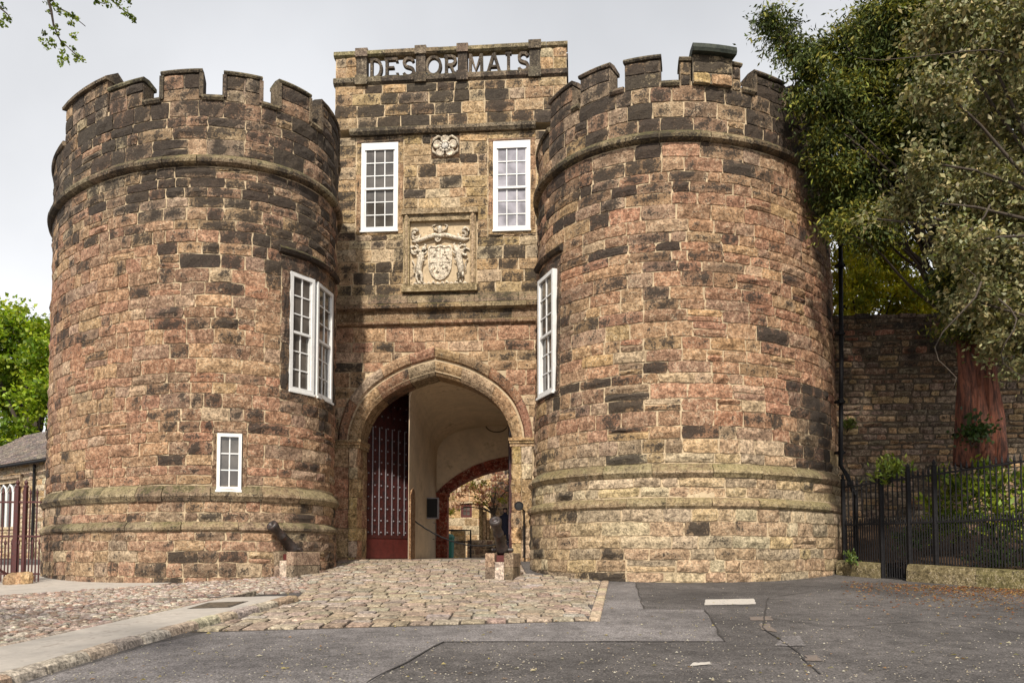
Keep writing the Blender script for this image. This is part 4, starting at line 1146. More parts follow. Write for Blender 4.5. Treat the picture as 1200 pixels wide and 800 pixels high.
# letters cut free in stone: strokes in a unit box, with serifs
def arc(cx, cz, rx, rz, a0, a1, n=12): return [(cx+rx*math.cos(R(a0+(a1-a0)*i/n)), cz+rz*math.sin(R(a0+(a1-a0)*i/n))) for i in range(n+1)]
SW = .17
LET = {
 'D': [[(.16, 0), (.16, 1)], [(.02, .97), (.45, .97)]+arc(.45, .5, .46, .45, 90, -90)+[(.02, .03)]],
 'E': [[(.18, 0), (.18, 1)], [(.02, .95), (.92, .95), (.92, .80)], [(.18, .52), (.72, .52)], [(.02, .05), (.95, .05), (.95, .22)]],
 'S': [[(.86, .78)]+arc(.5, .73, .36, .22, 20, 180, 9)+arc(.5, .73, .36, .22, 180, 262, 5)+[(.5, .5)]+arc(.5, .27, .38, .22, 82, -20, 6)+arc(.5, .27, .38, .22, -20, -165, 9)],
 'O': [arc(.5, .5, .43, .45, 0, 360, 24)],
 'R': [[(.18, 0), (.18, 1)], [(.02, .95), (.5, .95)]+arc(.5, .73, .34, .22, 90, -90)+[(.18, .51)], [(.48, .51), (.72, .12), (.98, .05)], [(.02, .04), (.36, .04)]],
 'M': [[(.12, 0), (.15, 1)], [(.15, .97), (.5, .18), (.85, .97)], [(.85, 1), (.88, 0)], [(0, .04), (.26, .04)], [(.74, .04), (1, .04)]],
 'A': [[(.1, 0), (.48, .97)], [(.5, 1), (.9, 0)], [(.25, .34), (.75, .34)], [(0, .04), (.24, .04)], [(.76, .04), (1, .04)]],
 'I': [[(.5, 0), (.5, 1)], [(.1, .96), (.9, .96)], [(.1, .04), (.9, .04)]]}
letters = [('D', 433.8, 448.5), ('E', 451, 467), ('S', 471.8, 487), ('O', 499, 517.8), ('R', 520.5, 536.5), ('M', 549, 567), ('A', 570, 588), ('I', 591.5, 600.5), ('S', 606.5, 620.5)]
zl0, zl1 = zfb-.02, zfc+.02
for ch, xa, xb in letters:
    x0, x1 = gX(xa, 76, 0), gX(xb, 76, 0); m = MB(); H = zl1-zl0-.06; Wd = x1-x0; lay = 0
    for st in LET[ch]:
        P_ = [Vector((x0+a*Wd, zl0+b*H)) for a, b in st]; w2 = .043
        if st[0][1] == st[-1][1] and len(st) == 2: w2 = .03
        n = len(P_); L_, R_ = [], []
        for i in range(n):
            d = (P_[min(i+1, n-1)]-P_[max(i-1, 0)]); d.normalize(); nv = Vector((-d.y, d.x)); L_.append(P_[i]+nv*w2); R_.append(P_[i]-nv*w2)
        vs = []; o = .0+lay*.003; lay += 1
        for i in range(n): vs += [gfn(L_[i].x, L_[i].y, .07+o), gfn(R_[i].x, R_[i].y, .07+o), gfn(R_[i].x, R_[i].y, -.05-o), gfn(L_[i].x, L_[i].y, -.05-o)]
        fs = [(i*4+k, i*4+(k+1) % 4, i*4+4+(k+1) % 4, i*4+4+k) for i in range(n-1) for k in range(4)]+[(3, 2, 1, 0), tuple((n-1)*4+k for k in range(4))]
        m.add(vs, fs, (*jit((.17, .13, .095), .05), .55))
    m.build('letter', M_STONE, ge)

# ------------------------------------------------------------------ the passage behind the arch
YB = 30.5; XW = -2.95; XR = 3.6
VZ0, VZ1 = CAMZ+3.5, CAMZ+4.9; VC = (XW+XR)/2; VH = (XR-XW)/2
pas = empty('gate_passage', (VC, 27, 1.294), 0, 'limewashed vaulted gate passage seen through the pointed arch', 'passage')
m = MB()
def wallq(p): m.add([Vector(v) for v in p], [(0, 1, 2, 3)])
YA = 24.22; xw = lin([(YA, -3.09), (YB, -2.85)]); XW = -2.85
wallq([(xw(YA), YA, .9), (xw(YB), YB, .9), (xw(YB), YB, VZ0+.02), (xw(YA), YA, VZ0+.02)])
wallq([(xw(YA)-.012, YA, .9), (xw(YA), YA, .9), (xw(YA), YA, 8), (xw(YA)-.012, YA, 8)])
wallq([(xw(YA)-.012, YA, .9), (xw(YA)-.012, YA, 8), (xw(26.6)-.06, 26.6, 8), (xw(26.6)-.06, 26.6, .9)])
wallq([(-5.6, 26.6, .9), (xw(26.6), 26.6, .9), (xw(26.6), 26.6, VZ0), (xw(26.6), 26.6, 8), (-5.6, 26.6, 8)][:3]+[(-5.6, 26.6, 8)])
wallq([(-5.3, 24.0, .9), (-5.3, 26.6, .9), (-5.3, 26.6, 8), (-5.3, 24.0, 8)])
wallq([(XR, 23.5, .9), (XR, YB, .9), (XR, YB, 8), (XR, 23.5, 8)])
ysv = fr(YA, YB, .5); k = 29; vs = []
vex = lin([(YA, 8.0), (26.5, 5.0), (YB, 3.0)]); vcr = lin([(YA, .35), (YB, 0)])
def vsec(t, y): return max(0.0, 1-abs(t)**vex(y))**(1/vex(y))*(VZ1-VZ0+vcr(y))
for yy in ysv:
    c_, h_ = (xw(yy)+XR)/2, (XR-xw(yy))/2
    for i in range(29):
        t = -math.cos(math.pi*i/28); vs.append((c_+h_*t, yy, VZ0+vsec(t, yy)))
m.add(vs, [(j*k+i, j*k+i+1, (j+1)*k+i+1, (j+1)*k+i) for j in range(len(ysv)-1) for i in range(k-1)])
for a, b in zip(vs[:28], vs[1:29]): wallq([a, b, (b[0], YA, 8), (a[0], YA, 8)])
wallq([(-6, 23.5, 6.85), (3.8, 23.5, 6.85), (3.8, 26.7, 6.85), (-6, 26.7, 6.85)]); wallq([(-6, 26.65, .9), (-3, 26.65, .9), (-3, 26.65, 8), (-6, 26.65, 8)])
m.build('plaster_vault', M_PLASTER, pas)
# end wall with the red stone arch to the courtyard
BXc = .35; bi = W(524, 577, YB); HWI = BXc-bi.x; BZ0 = bi.z; BZ1 = W(605, 547, YB).z
def seg(hw, z0, z1, n=24):
    s_ = z1-z0; r_ = (hw*hw+s_*s_)/(2*s_); a = math.asin(min(1, hw/r_))
    return [(BXc+r_*math.sin(-a+2*a*i/n), z1-r_+r_*math.cos(-a+2*a*i/n)) for i in range(n+1)]
SI = seg(HWI, BZ0, BZ1); SO = seg(HWI+.40, BZ0+.02, BZ1+.42)
m = MB()
def vz(x):
    t = (x-VC)/VH
    return VZ0+(VZ1-VZ0)*math.sqrt(max(0, 1-t*t))
xo0 = SO[0][0]
wl_ = [XW-.02]+[xo0]
for a, b in ((XW-.02, xo0), (SO[-1][0], XR+.02)): m.add([(a, YB, .9), (b, YB, .9), (b, YB, 8), (a, YB, 8)], [(0, 1, 2, 3)])
for a, b in zip(SO, SO[1:]): m.add([(a[0], YB, a[1]), (b[0], YB, b[1]), (b[0], YB, 8), (a[0], YB, 8)], [(0, 1, 2, 3)])
m.add([(-9, YB+.9, .5), (SI[0][0], YB+.9, .5), (SI[0][0], YB+.9, 9), (-9, YB+.9, 9)], [(0, 1, 2, 3)]); m.add([(SI[-1][0], YB+.9, .5), (9, YB+.9, .5), (9, YB+.9, 9), (SI[-1][0], YB+.9, 9)], [(0, 1, 2, 3)])
for a, b in zip(SI, SI[1:]): m.add([(a[0], YB+.9, a[1]), (b[0], YB+.9, b[1]), (b[0], YB+.9, 9), (a[0], YB+.9, 9)], [(0, 1, 2, 3)])
m.build('end_wall', M_PLASTER, pas)
DR = (.27, .062, .038)
for i in range(24):
    if i % 1: continue
    a, b, c_, d = SI[i], SI[i+1], SO[i+1], SO[i]
    vs = []
    for y_ in (YB-.05, YB+.88): vs += [(a[0], y_, a[1]), (b[0], y_, b[1]), (c_[0], y_, c_[1]), (d[0], y_, d[1])]
    MB().add(vs, [(0, 1, 2, 3), (7, 6, 5, 4), (0, 4, 5, 1), (2, 6, 7, 3), (1, 5, 6, 2), (0, 3, 7, 4)], (*jit(DR if i % 2 else (.19, .045, .03)), .1 if i % 2 else .3)).build('voussoir', M_STONE, pas)
for sx_, x0, x1 in ((0, xo0, SI[0][0]), (1, SI[-1][0], SO[-1][0])):
    rr = rows_between(1.0, BZ0, .36)
    for ra, rb in zip(rr, rr[1:]):
        m = MB(); e = rnd.uniform(-.03, .03); m.box(x0-(.0 if sx_ else .02+e), x1+(.02+e if sx_ else 0), YB-.04-abs(e)*.3, YB+.88, ra+.006, rb-.006, (*jit(DR), rnd.uniform(.05, .35))); m.build('jamb_stone', M_STONE, pas)
m = MB(); m.box(xo0-.06, SI[0][0]+.05, YB-.09, YB+.88, BZ0-.1, BZ0+.0, (*DR, .3)); m.build('impost_stone', M_STONE, pas)
# roundel on the end wall, arched recess by the gate
rc = W(582, 497, YB); m = MB(); pts = [(rc.x+.42*math.cos(t), YB-.01, rc.z+.30*math.sin(t)) for t in [2*math.pi*i/28 for i in range(29)]]
m.tube(pts, .022, 6, (.4, .3, .2, .3), False); m.tube([(rc.x-.1, YB-.01, rc.z+.02), (rc.x+.40, YB-.01, rc.z+.05)], .018, 5, (.4, .3, .2, .3)); m.build('roundel', M_DKMORT, pas)
ndz = W(478, 571, 24.6).z
m = MB(); poly = [(24.3, .9), (25.15, .9), (25.15, ndz-.3), (25.05, ndz-.1), (24.8, ndz), (24.55, ndz-.06), (24.3, ndz-.25)]
m.prism(poly, lambda a, b, d: Vector((xw(a)+d, a, b)), -.012, .05, (.30, .17, .09, .3)); m.build('door_surround', M_STONE, pas)
# passage floor and courtyard
sheet('courtyard', fr(23.3, 31, .7), lambda y: -5.3, lambda y: 3.7, 4, .03, M_GRAVEL)
sheet('courtyard', [31.0, 33, 36, 40, 46, 60, 80], lambda y: -22, lambda y: 22, 8, .034, M_GRAVEL)
# notice box and its handle on the left wall
nb0, nb1 = W(494, 583, 28.0), W(503, 606, 28.0)
nb = empty('notice_board', (XW+.05, 28.4, 2.6), 0, 'black open notice box on the pale left wall inside the arch', 'notice board')
xb = xw(28.0)
m = MB(); m.box(xb-.03, xb+.36, 28.0, 28.25, W(495, 606, 28).z, W(495, 584, 28).z); m.build('back_panel', M_DARK, nb)
m = MB(); z0_, z1_ = W(495, 606, 28).z, W(495, 584, 28).z
for a, b, c_, d in ((xb-.05, xb+.40, z0_-.04, z0_), (xb-.05, xb+.40, z1_, z1_+.04), (xb+.36, xb+.40, z0_, z1_)): m.box(a, b, 27.97, 28.28, c_, d)
m.build('frame', M_BARSTEEL, nb)
h_ = empty('wall_handrail', (XW+.05, 29.6, 2.2), 0, 'small pale metal pull rail beside the black notice box', 'rail')
m = MB(); m.tube([(xw(29.5), 29.5, 2.02), (xw(29.5)+.12, 29.5, 2.05), (xw(29.5)+.12, 29.5, 2.6), (xw(29.5), 29.5, 2.63)], .018, 6); m.build('rail', M_BARSTEEL, h_)
# chain across the passage
ch = []; a, b = W(482, 607, 25.2), W(596, 634, 25.2)
for i in range(25):
    t = i/24; p = a.lerp(b, t); p.z -= .42*4*t*(1-t); ch.append(p)
m = MB()
for i in range(24):
    d = (ch[i+1]-ch[i])*.12; m.tube([ch[i]-d, ch[i].lerp(ch[i+1], .5)+Vector((0, 0, .006*(-1)**i)), ch[i+1]+d], .022, 5)
tag(m.build('chain', M_IRON, None), 'dark sagging chain strung across the passage from the left wall', 'chain')

# ------------------------------------------------------------------ the oak gate leaves
HW = IN[-1][0]-XC
def leaf_gate(hinge, ang, mirror, label):
    e = empty('gate_leaf', hinge, 0, label, 'gate', 'oak gate leaves of the arch')
    d = Vector((math.cos(ang), math.sin(ang), 0)); n = Vector((d.y, -d.x, 0))
    if mirror: n = -n
    wd = HW-.06; zb = g(hinge[0], hinge[1])+.06
    def zt(s):
        z = arch_z(IN, XC-HW+min(max(s+.05, .02), HW)); return G0.z+(z if z else ZS)-.05
    def q(s, z, o): return Vector((hinge[0], hinge[1], 0))+d*s+n*o+Vector((0, 0, z))
    zk = zb+.62
    for i in range(8):
        s0, s1 = wd*i/8+.006, wd*(i+1)/8-.006; m = MB(); t = rnd.uniform(-.006, .006)
        zs_ = [zt(s0+(s1-s0)*k/4) for k in range(5)]
        vs = [q(s0+(s1-s0)*k/4, z, o+t) for o in (.0, .06) for k in range(5) for z in (zb+.02, zs_[k])]
        fs = [(k*2, k*2+2, k*2+3, k*2+1) for k in range(4)]+[(10+k*2+1, 10+k*2+3, 10+k*2+2, 10+k*2) for k in range(4)]+[(k*2+1, k*2+3, 10+k*2+3, 10+k*2+1) for k in range(4)]+[(0, 1, 11, 10), (8, 18, 19, 9)]+[(k*2, 10+k*2, 12+k*2, k*2+2) for k in range(4)]
        m.add(vs, fs); m.build('plank', M_OAK, e)
    m = MB()
    def bx(a0, a1, b0, b1, o0, o1, mm):
        mm.add([q(a, z, o) for o in (o0, o1) for z in (b0, b1) for a in (a0, a1)], [(0, 1, 3, 2), (4, 6, 7, 5), (0, 2, 6, 4), (1, 5, 7, 3), (0, 4, 5, 1), (2, 3, 7, 6)])
    bx(.05, wd-.02, zb, zk, .068, .10, m); m.build('kick_panel', M_REDPAINT, e)
    m = MB(); bx(.02, wd, zk, zk+.1, .067, .115, m); m.build('rail', M_OAK, e)
    m = MB(); bx(wd-.1, wd, zk+.1, zt(wd)-.08, .068, .12, m); bx(.0, .12, zb, zt(.06)-.1, .066, .118, m); m.build('stile', M_OAK, e)
    for i in range(7):
        s = .28+(wd-.5)*i/6; m = MB(); top = min(zt(s)-.35, G0.z+ZS+.62)
        m.tube([q(s, zk+.1, .085), q(s, top, .085)], .019, 6); m.build('iron_bar', M_BARSTEEL, e)
    m = MB()
    for i in range(8):
        for j in range(12):
            s = wd*(i+.5)/8; z = zb+.8+j*.36
            if z < zt(s)-.2: m.lathe([(.03, .06), (.022, .085), (.004, .095)], Matrix(((d.x, 0, n.x, 0), (d.y, 0, n.y, 0), (0, 1, 0, 0), (0, 0, 0, 1))) @ Matrix.Translation((0, 0, 0)) if False else Matrix.Translation(q(s, z, 0)) @ n.to_track_quat('Z', 'Y').to_matrix().to_4x4(), 6)
    m.build('studs', M_BARSTEEL, e, kind='stuff')
h1 = W(418, 600, 24.25)
leaf_gate((h1.x, 24.25, 1.30), R(54), False, 'left oak gate leaf, dark red with vertical iron bars, standing open inside the arch')
h2 = W(601.5, 600, 24.25)
leaf_gate((h2.x, 24.25, 1.30), R(91), True, 'right oak gate leaf, swung back and seen nearly edge on by the right jamb')

# ------------------------------------------------------------------ what shows of the courtyard
def rubble_wall(par, P0, P1, z0, z1, h, lens, colf, name='stone', cap=300, skips=(), mat=None, core=M_MORTAR, thick=.5, top=None, proud=.03, depth=.06):
    P0, P1 = Vector((*P0, 0)), Vector((*P1, 0)); d = (P1-P0); L = d.length; d.normalize(); n = Vector((d.y, -d.x, 0))
    f_ = lambda u, v, o: P0+d*u+n*o+Vector((0, 0, v))
    m = MB()
    xs = sorted(set([0, L]+[x for s in skips for x in s[:2]])); zz = sorted(set([z0, z1]+[z for s in skips for z in s[2:]]))
    for i in range(len(xs)-1):
        for j in range(len(zz)-1):
            xm, zm = (xs[i]+xs[i+1])/2, (zz[j]+zz[j+1])/2
            if any(s[0] < xm < s[1] and s[2] < zm < s[3] for s in skips): continue
            m.add([f_(a, b, o) for o in (-.012, -thick) for a, b in ((xs[i], zz[j]), (xs[i+1], zz[j]), (xs[i+1], zz[j+1]), (xs[i], zz[j+1]))],
                  [(0, 1, 2, 3), (7, 6, 5, 4), (0, 4, 5, 1), (2, 6, 7, 3), (1, 5, 6, 2), (0, 3, 7, 4)])
    m.build('wall_core', core, par)
    E_ = []; rr = rows_between(z0, z1, h)
    for ra, rb in zip(rr, rr[1:]):
        spans = [(0, L)]
        for s in skips:
            if rb > s[2]+.03 and ra < s[3]-.03: spans = cut(spans, s[0], s[1])
        for a, b in spans:
            x = a
            while x < b-.03:
                x1 = x+rnd.uniform(*lens)
                if b-x1 < lens[0]*.7: x1 = b
                p = f_((x+x1)/2, (ra+rb)/2, 0); c_, s_ = colf(*proj(p), p.z)
                e = block(f_, x, x1, ra, rb+rnd.uniform(-.02, .015), c_, s_, joint=rnd.uniform(.012, .03), proud=rnd.uniform(.01, .01+proud), depth=depth, rough=.018); E_.append((vis(e[0]), e)); x = x1
    place_blocks(E_, par, mat or M_RUB, name, 'stone_infill', cap)
    return f_
YH2 = 44.0
ch_ = empty('courtyard_house', (W(560, 640, YH2).x, YH2, 1.3), 0, 'honey coloured stone house with a dark red window beyond the passage', 'house')
c0 = W(500, 640, YH2).x; wx0, wx1 = W(540, 600, YH2).x-c0, W(553, 600, YH2).x-c0; wz0, wz1 = W(546, 606, YH2).z, W(546, 590, YH2).z
yel = lambda px, py, z: (pick([(YEL, 3), (PALE, 2), (TAN, 2)]), rnd.uniform(0, .35))
rubble_wall(ch_, (c0, YH2), (c0+9, YH2), 1.2, 9.5, .42, (.5, 1.0), yel, cap=120, skips=[(wx0, wx1, wz0, wz1)])
window(ch_, Vector((c0+wx0, YH2+.12, wz0)), Vector((1, 0, 0)), Vector((0, 0, 1)), Vector((0, -1, 0)), wx1-wx0, wz1-wz0, 2, 2, False, fw=.12).data.materials[0] = M_REDPAINT
stw = empty('stair_wall', (W(585, 640, 40).x, 40, 1.3), 0, 'grey rubble wall with a stepped stone handrail beyond the right jamb', 'wall')
x_, y_ = W(575, 600, 40).x, 40
rubble_wall(stw, (x_, y_), (x_+6, y_-1.5), 1.2, 8.0, .2, (.22, .45), lambda px, py, z: (pick([(GREY, 3), (TAN, 2)]), soot_pick(.35)), cap=100)
m = MB()
for k in range(5): m.box(x_-.55+k*.17, x_-.35+k*.17, y_-.55, y_-.3, 1.3, 4.0-k*.42, (*jit(TAN), .3))
m.build('stepped_coping', M_STONE, stw)
lw = empty('courtyard_wall', (W(555, 640, 36).x, 36, 1.3), 0, 'low stone wall with a dark rail on top across the courtyard', 'wall')
a_, b_ = W(528, 640, 36).x, W(545, 640, 36).x
rubble_wall(lw, (a_, 36), (b_, 36), 1.2, W(535, 622, 36).z, .25, (.3, .6), yel, cap=60)
rubble_wall(lw, (b_+.01, 37.5), (b_+4.5, 37.5), 1.2, W(560, 632, 37).z, .25, (.3, .6), lambda px, py, z: (pick([(GREY, 3), (BRN, 2)]), soot_pick(.5)), cap=60)
m = MB(); zr = W(540, 621, 35.9).z
m.tube([(a_-.1, 35.9, zr), (b_+.25, 35.9, zr), (b_+.25, 35.9, 1.3)], .05, 6); m.tube([(a_-.1, 35.9, zr-.5), (b_+.25, 35.9, zr-.5)], .035, 6); m.build('rail', M_IRON, lw)
bp = W(525.5, 640, 33.5); bn = empty('litter_bin', (bp.x, 33.5, 1.3), 0, 'teal green litter bin just inside the courtyard by the red jamb', 'bin')
Mb = Matrix.Translation((bp.x, 33.5, 1.33)); m = MB(); m.lathe([(.2, 0), (.22, .05), (.24, .75), (.25, .8)], Mb, 14); m.build('body', M_TEAL, bn)
m = MB(); m.lathe([(.26, .8), (.26, .86), (.18, .97), (.05, 1.0)], Mb, 14); m.build('lid', M_TEAL, bn)

# a visitor in dark clothes standing by the right gate leaf, half hidden by the cannon
pv = W(592, 640, 27.5); pvz = 1.33
per = empty('person', (pv.x, 27.5, pvz), 0, 'person in dark navy clothes standing beside the right jamb behind the cannon', 'person')
def skinned(name, verts, edges, radii, mat, par, sub=2):
    me = bpy.data.meshes.new(name); M_ = wmat(par).inverted()
    me.from_pydata([M_ @ Vector(v) for v in verts], edges, []); o = bpy.data.objects.new(name, me); link(o); o.parent = par
    o.modifiers.new('skin', 'SKIN'); s_ = o.modifiers.new('sub', 'SUBSURF'); s_.levels = sub; s_.render_levels = sub
    for v, r_ in zip(me.skin_vertices[0].data, radii): v.radius = r_ if isinstance(r_, tuple) else (r_, r_)
    me.skin_vertices[0].data[0].use_root = True; me.materials.append(mat); return o
bx_, by_ = pv.x, 27.5
def pz(x, y, z): return (bx_+x, by_+y, pvz+z)
V_ = [pz(0, 0, .95), pz(0, .01, 1.12), pz(0, .01, 1.30), pz(0, 0, 1.43), pz(0, -.01, 1.52), pz(0, -.02, 1.60), pz(0, -.02, 1.70),
      pz(-.10, 0, .88), pz(-.11, -.01, .50), pz(-.11, .02, .10), pz(-.11, -.10, .04), pz(.10, 0, .88), pz(.11, -.01, .50), pz(.11, .02, .10), pz(.11, -.10, .04),
      pz(-.19, 0, 1.39), pz(-.24, .01, 1.13), pz(-.22, -.10, .90), pz(-.21, -.13, .81), pz(.19, 0, 1.39), pz(.24, .01, 1.13), pz(.22, -.10, .90), pz(.21, -.13, .81)]
E_ = [(0, 1), (1, 2), (2, 3), (3, 4), (4, 5), (5, 6), (0, 7), (7, 8), (8, 9), (9, 10), (0, 11), (11, 12), (12, 13), (13, 14), (3, 15), (15, 16), (16, 17), (17, 18), (3, 19), (19, 20), (20, 21), (21, 22)]
Rr = [(.15, .11), (.14, .10), (.17, .11), (.13, .08), .055, .08, .075, .085, .06, .045, .04, .085, .06, .045, .04, .06, .048, .038, .03, .06, .048, .038, .03]
skinned('body', V_, E_, Rr, M_NAVY, per)
skinned('face', [pz(0, -.045, 1.56), pz(0, -.06, 1.62), pz(0, -.055, 1.67)], [(0, 1), (1, 2)], [.05, .062, .055], M_SKIN, per)
skinned('hair', [pz(0, .0, 1.60), pz(0, .0, 1.68), pz(0, -.01, 1.735)], [(0, 1), (1, 2)], [.085, .09, .06], M_HAIR, per)
for s in (-1, 1):
    skinned('hand', [pz(s*.21, -.135, .81), pz(s*.208, -.145, .76), pz(s*.205, -.15, .70)], [(0, 1), (1, 2)], [.028, .035, .02], M_SKIN, per)

# ------------------------------------------------------------------ cannons on their stone plinths
def cannon(px, py, wpx, lab, yaw, cyaw, pit, group):
    p = ground_at(px, py); k = wpx
    pl = empty('cannon_plinth', (p.x, p.y, p.z), yaw, 'stepped stone cannon plinth '+lab, 'plinth', 'stone cannon plinths')
    Mp = MATW[pl.name]
    for x0, x1, y0, y1, z0, z1, nm in ((-.31, -.105, 0, .95, 0, .60, 'side_block'), (.105, .31, 0, .95, 0, .60, 'side_block'), (-.10, .10, .01, .95, 0, .40, 'centre_block'), (-.33, .33, .955, 1.25, 0, .16, 'step'), (-.104, .104, .5, .94, .405, .55, 'bed_stone')):
        if nm == 'side_block':
            for (za, zb) in ((z0, .285), (.292, z1)):
                m = MB(); e = .02; poly = [(x0, za), (x1, za), (x1, zb-e), (x1-e, zb), (x0+e, zb), (x0, zb-e)]
                m.prism(poly, lambda a, b, d: Mp @ Vector((a, d, b)), y0, y1, (*jit((.25, .18, .125) if zb < .3 else (.29, .21, .14)), rnd.uniform(.3, .55))); m.build(nm, M_RUB, pl)
        else:
            m = MB(); m.box(x0, x1, y0, y1, z0-.05, z1, (*(jit((.44, .37, .30)) if nm == 'centre_block' else jit(GREY)), .12 if nm == 'centre_block' else .45), Mp); m.build(nm, M_RUB, pl)
    cz = .56; ce = empty('cannon', Mp @ Vector((0, .45, cz)), 0, 'old iron cannon muzzle up on the plinth '+lab, 'cannon', 'old iron cannons')
    Mc = Matrix.Translation(Mp @ Vector((0, .50, cz+.02))) @ Matrix.Rotation(cyaw, 4, 'Z') @ Matrix.Rotation(R(90)-pit, 4, 'X')
    prof = [(.02, -.42), (.045, -.40), (.05, -.36), (.03, -.33), (.10, -.30), (.155, -.27), (.165, -.22), (.15, -.20), (.152, .1), (.165, .11), (.165, .15), (.142, .17), (.128, .48), (.14, .49), (.14, .53), (.12, .55), (.112, .68), (.13, .71), (.155, .78), (.16, .82), (.145, .86), (.10, .865), (.07, .865), (.065, .78), (.0005, .76)]
    m = MB(); m.lathe([(r_*.84, h*1.2) for r_, h in prof], Mc, 20); m.build('barrel', M_CANNON, ce, True)
    m = MB(); m.tube([Mc @ Vector((-.24, 0, .12)), Mc @ Vector((.24, 0, .12))], .045, 8); m.build('trunnion', M_CANNON, ce)
    m = MB(); m.lathe([(.054, .96), (.05, .975), (.0005, .98)], Mc, 12); m.build('muzzle_plug', M_BARSTEEL, ce)
    m = MB(); m.box(-.085, .085, .12, .48, .408, .55, (.1, .02, .015, 0), Mp); m.build('carriage_block', M_REDPAINT, ce)
cannon(331, 677, 22, 'at the foot of the left tower', R(-24), R(-30), R(38), 0)
cannon(585, 680, 33, 'in front of the right arch jamb', R(-10), R(-14), R(45), 0)

# ------------------------------------------------------------------ small fittings
fl = W(608, 593, 22.2); sp_ = empty('spotlight', fl, 0, 'small round black spotlight beside the right jamb and tower plinth', 'spotlight')
Ms = Matrix.Translation(fl) @ Matrix.Rotation(R(80), 4, 'X'); m = MB(); m.lathe([(.04, -.13), (.09, -.1), (.12, .0), (.13, .06), (.12, .08), (.105, .06)], Ms, 14); m.build('housing', M_IRON, sp_, True)
m = MB(); m.lathe([(.105, .055), (.07, .065), (.0005, .07)], Ms, 12); m.build('lens', M_DARK, sp_)
m = MB(); m.tube([fl+Vector((0, .1, 0)), fl+Vector((.15, .35, -.1)), fl+Vector((.15, .5, -1.4))], .03, 6); m.build('conduit', M_IRON, sp_)
# downpipe down the right flank of the right tower
dp = empty('downpipe', W(990, 660, 19.6), 0, 'black iron rainwater downpipe with a hopper head down the flank of the right tower', 'downpipe')
hp = W(985, 275, 19.9); q_ = [W(985, 284, 19.9), W(986, 420, 19.7), W(985, 545, 19.3)]
zb_ = W(985, 545, 19.3)
m = MB(); m.tube(q_+[zb_+Vector((.1, -.12, -.25)), W(1003, 582, 18.9), W(1003, 668, 18.9)], .055, 8, (.02, .02, .02, 0)); m.build('pipe', M_IRON, dp, True)
m = MB(); m.lathe([(.07, -.28), (.09, -.15), (.17, .0), (.18, .22), (.2, .24), (.2, .28), (.16, .28)], Matrix.Translation(hp), 10); m.build('hopper', M_REDIRON, dp)
for py in (310, 390, 470, 530):
    c_ = W(985.5, py, 19.7 if py < 450 else 19.4); m = MB(); m.lathe([(.06, -.05), (.078, -.045), (.078, .045), (.06, .05)], Matrix.Translation(c_), 8); m.box(c_.x-.1, c_.x+.12, c_.y+.02, c_.y+.16, c_.z-.03, c_.z+.03); m.build('bracket', M_IRON, dp)

# ------------------------------------------------------------------ right: curtain wall, railings, planting
cw = empty('curtain_wall', (11, 20.4, .9), 0, 'tall dark rubble boundary wall running right from the right tower behind the railings', 'wall')
cwz = W(1010, 373, 20.5).z
def col_cw(px, py, z):
    if py > 440: return pick([(GREY, 4), (TAN, 2.5), (BRN, 1)]), rnd.uniform(.1, .6)
    return pick([(GREY, 3), (BRN, 2), (RED, 1.2), (TAN, 1.4)]), rnd.uniform(.2, .72)
rubble_wall(cw, (6.6, 20.7), (17.5, 19.9), .5, cwz, .155, (.2, .55), col_cw, core=M_DKMORT, proud=.05, depth=.09)
m = MB()
x = 6.6
while x < 17.4:
    l = rnd.uniform(.35, .8); y_ = 20.7-(x-6.6)*.0734; h = rnd.uniform(.03, .14)
    m2 = MB(); m2.box(x, x+l-.02, y_-.05, y_+.55, cwz+.001, cwz+.02+h, (*jit(GREY), rnd.uniform(.35, .7))); m2.build('cope_stone', M_RUB, cw); x += l

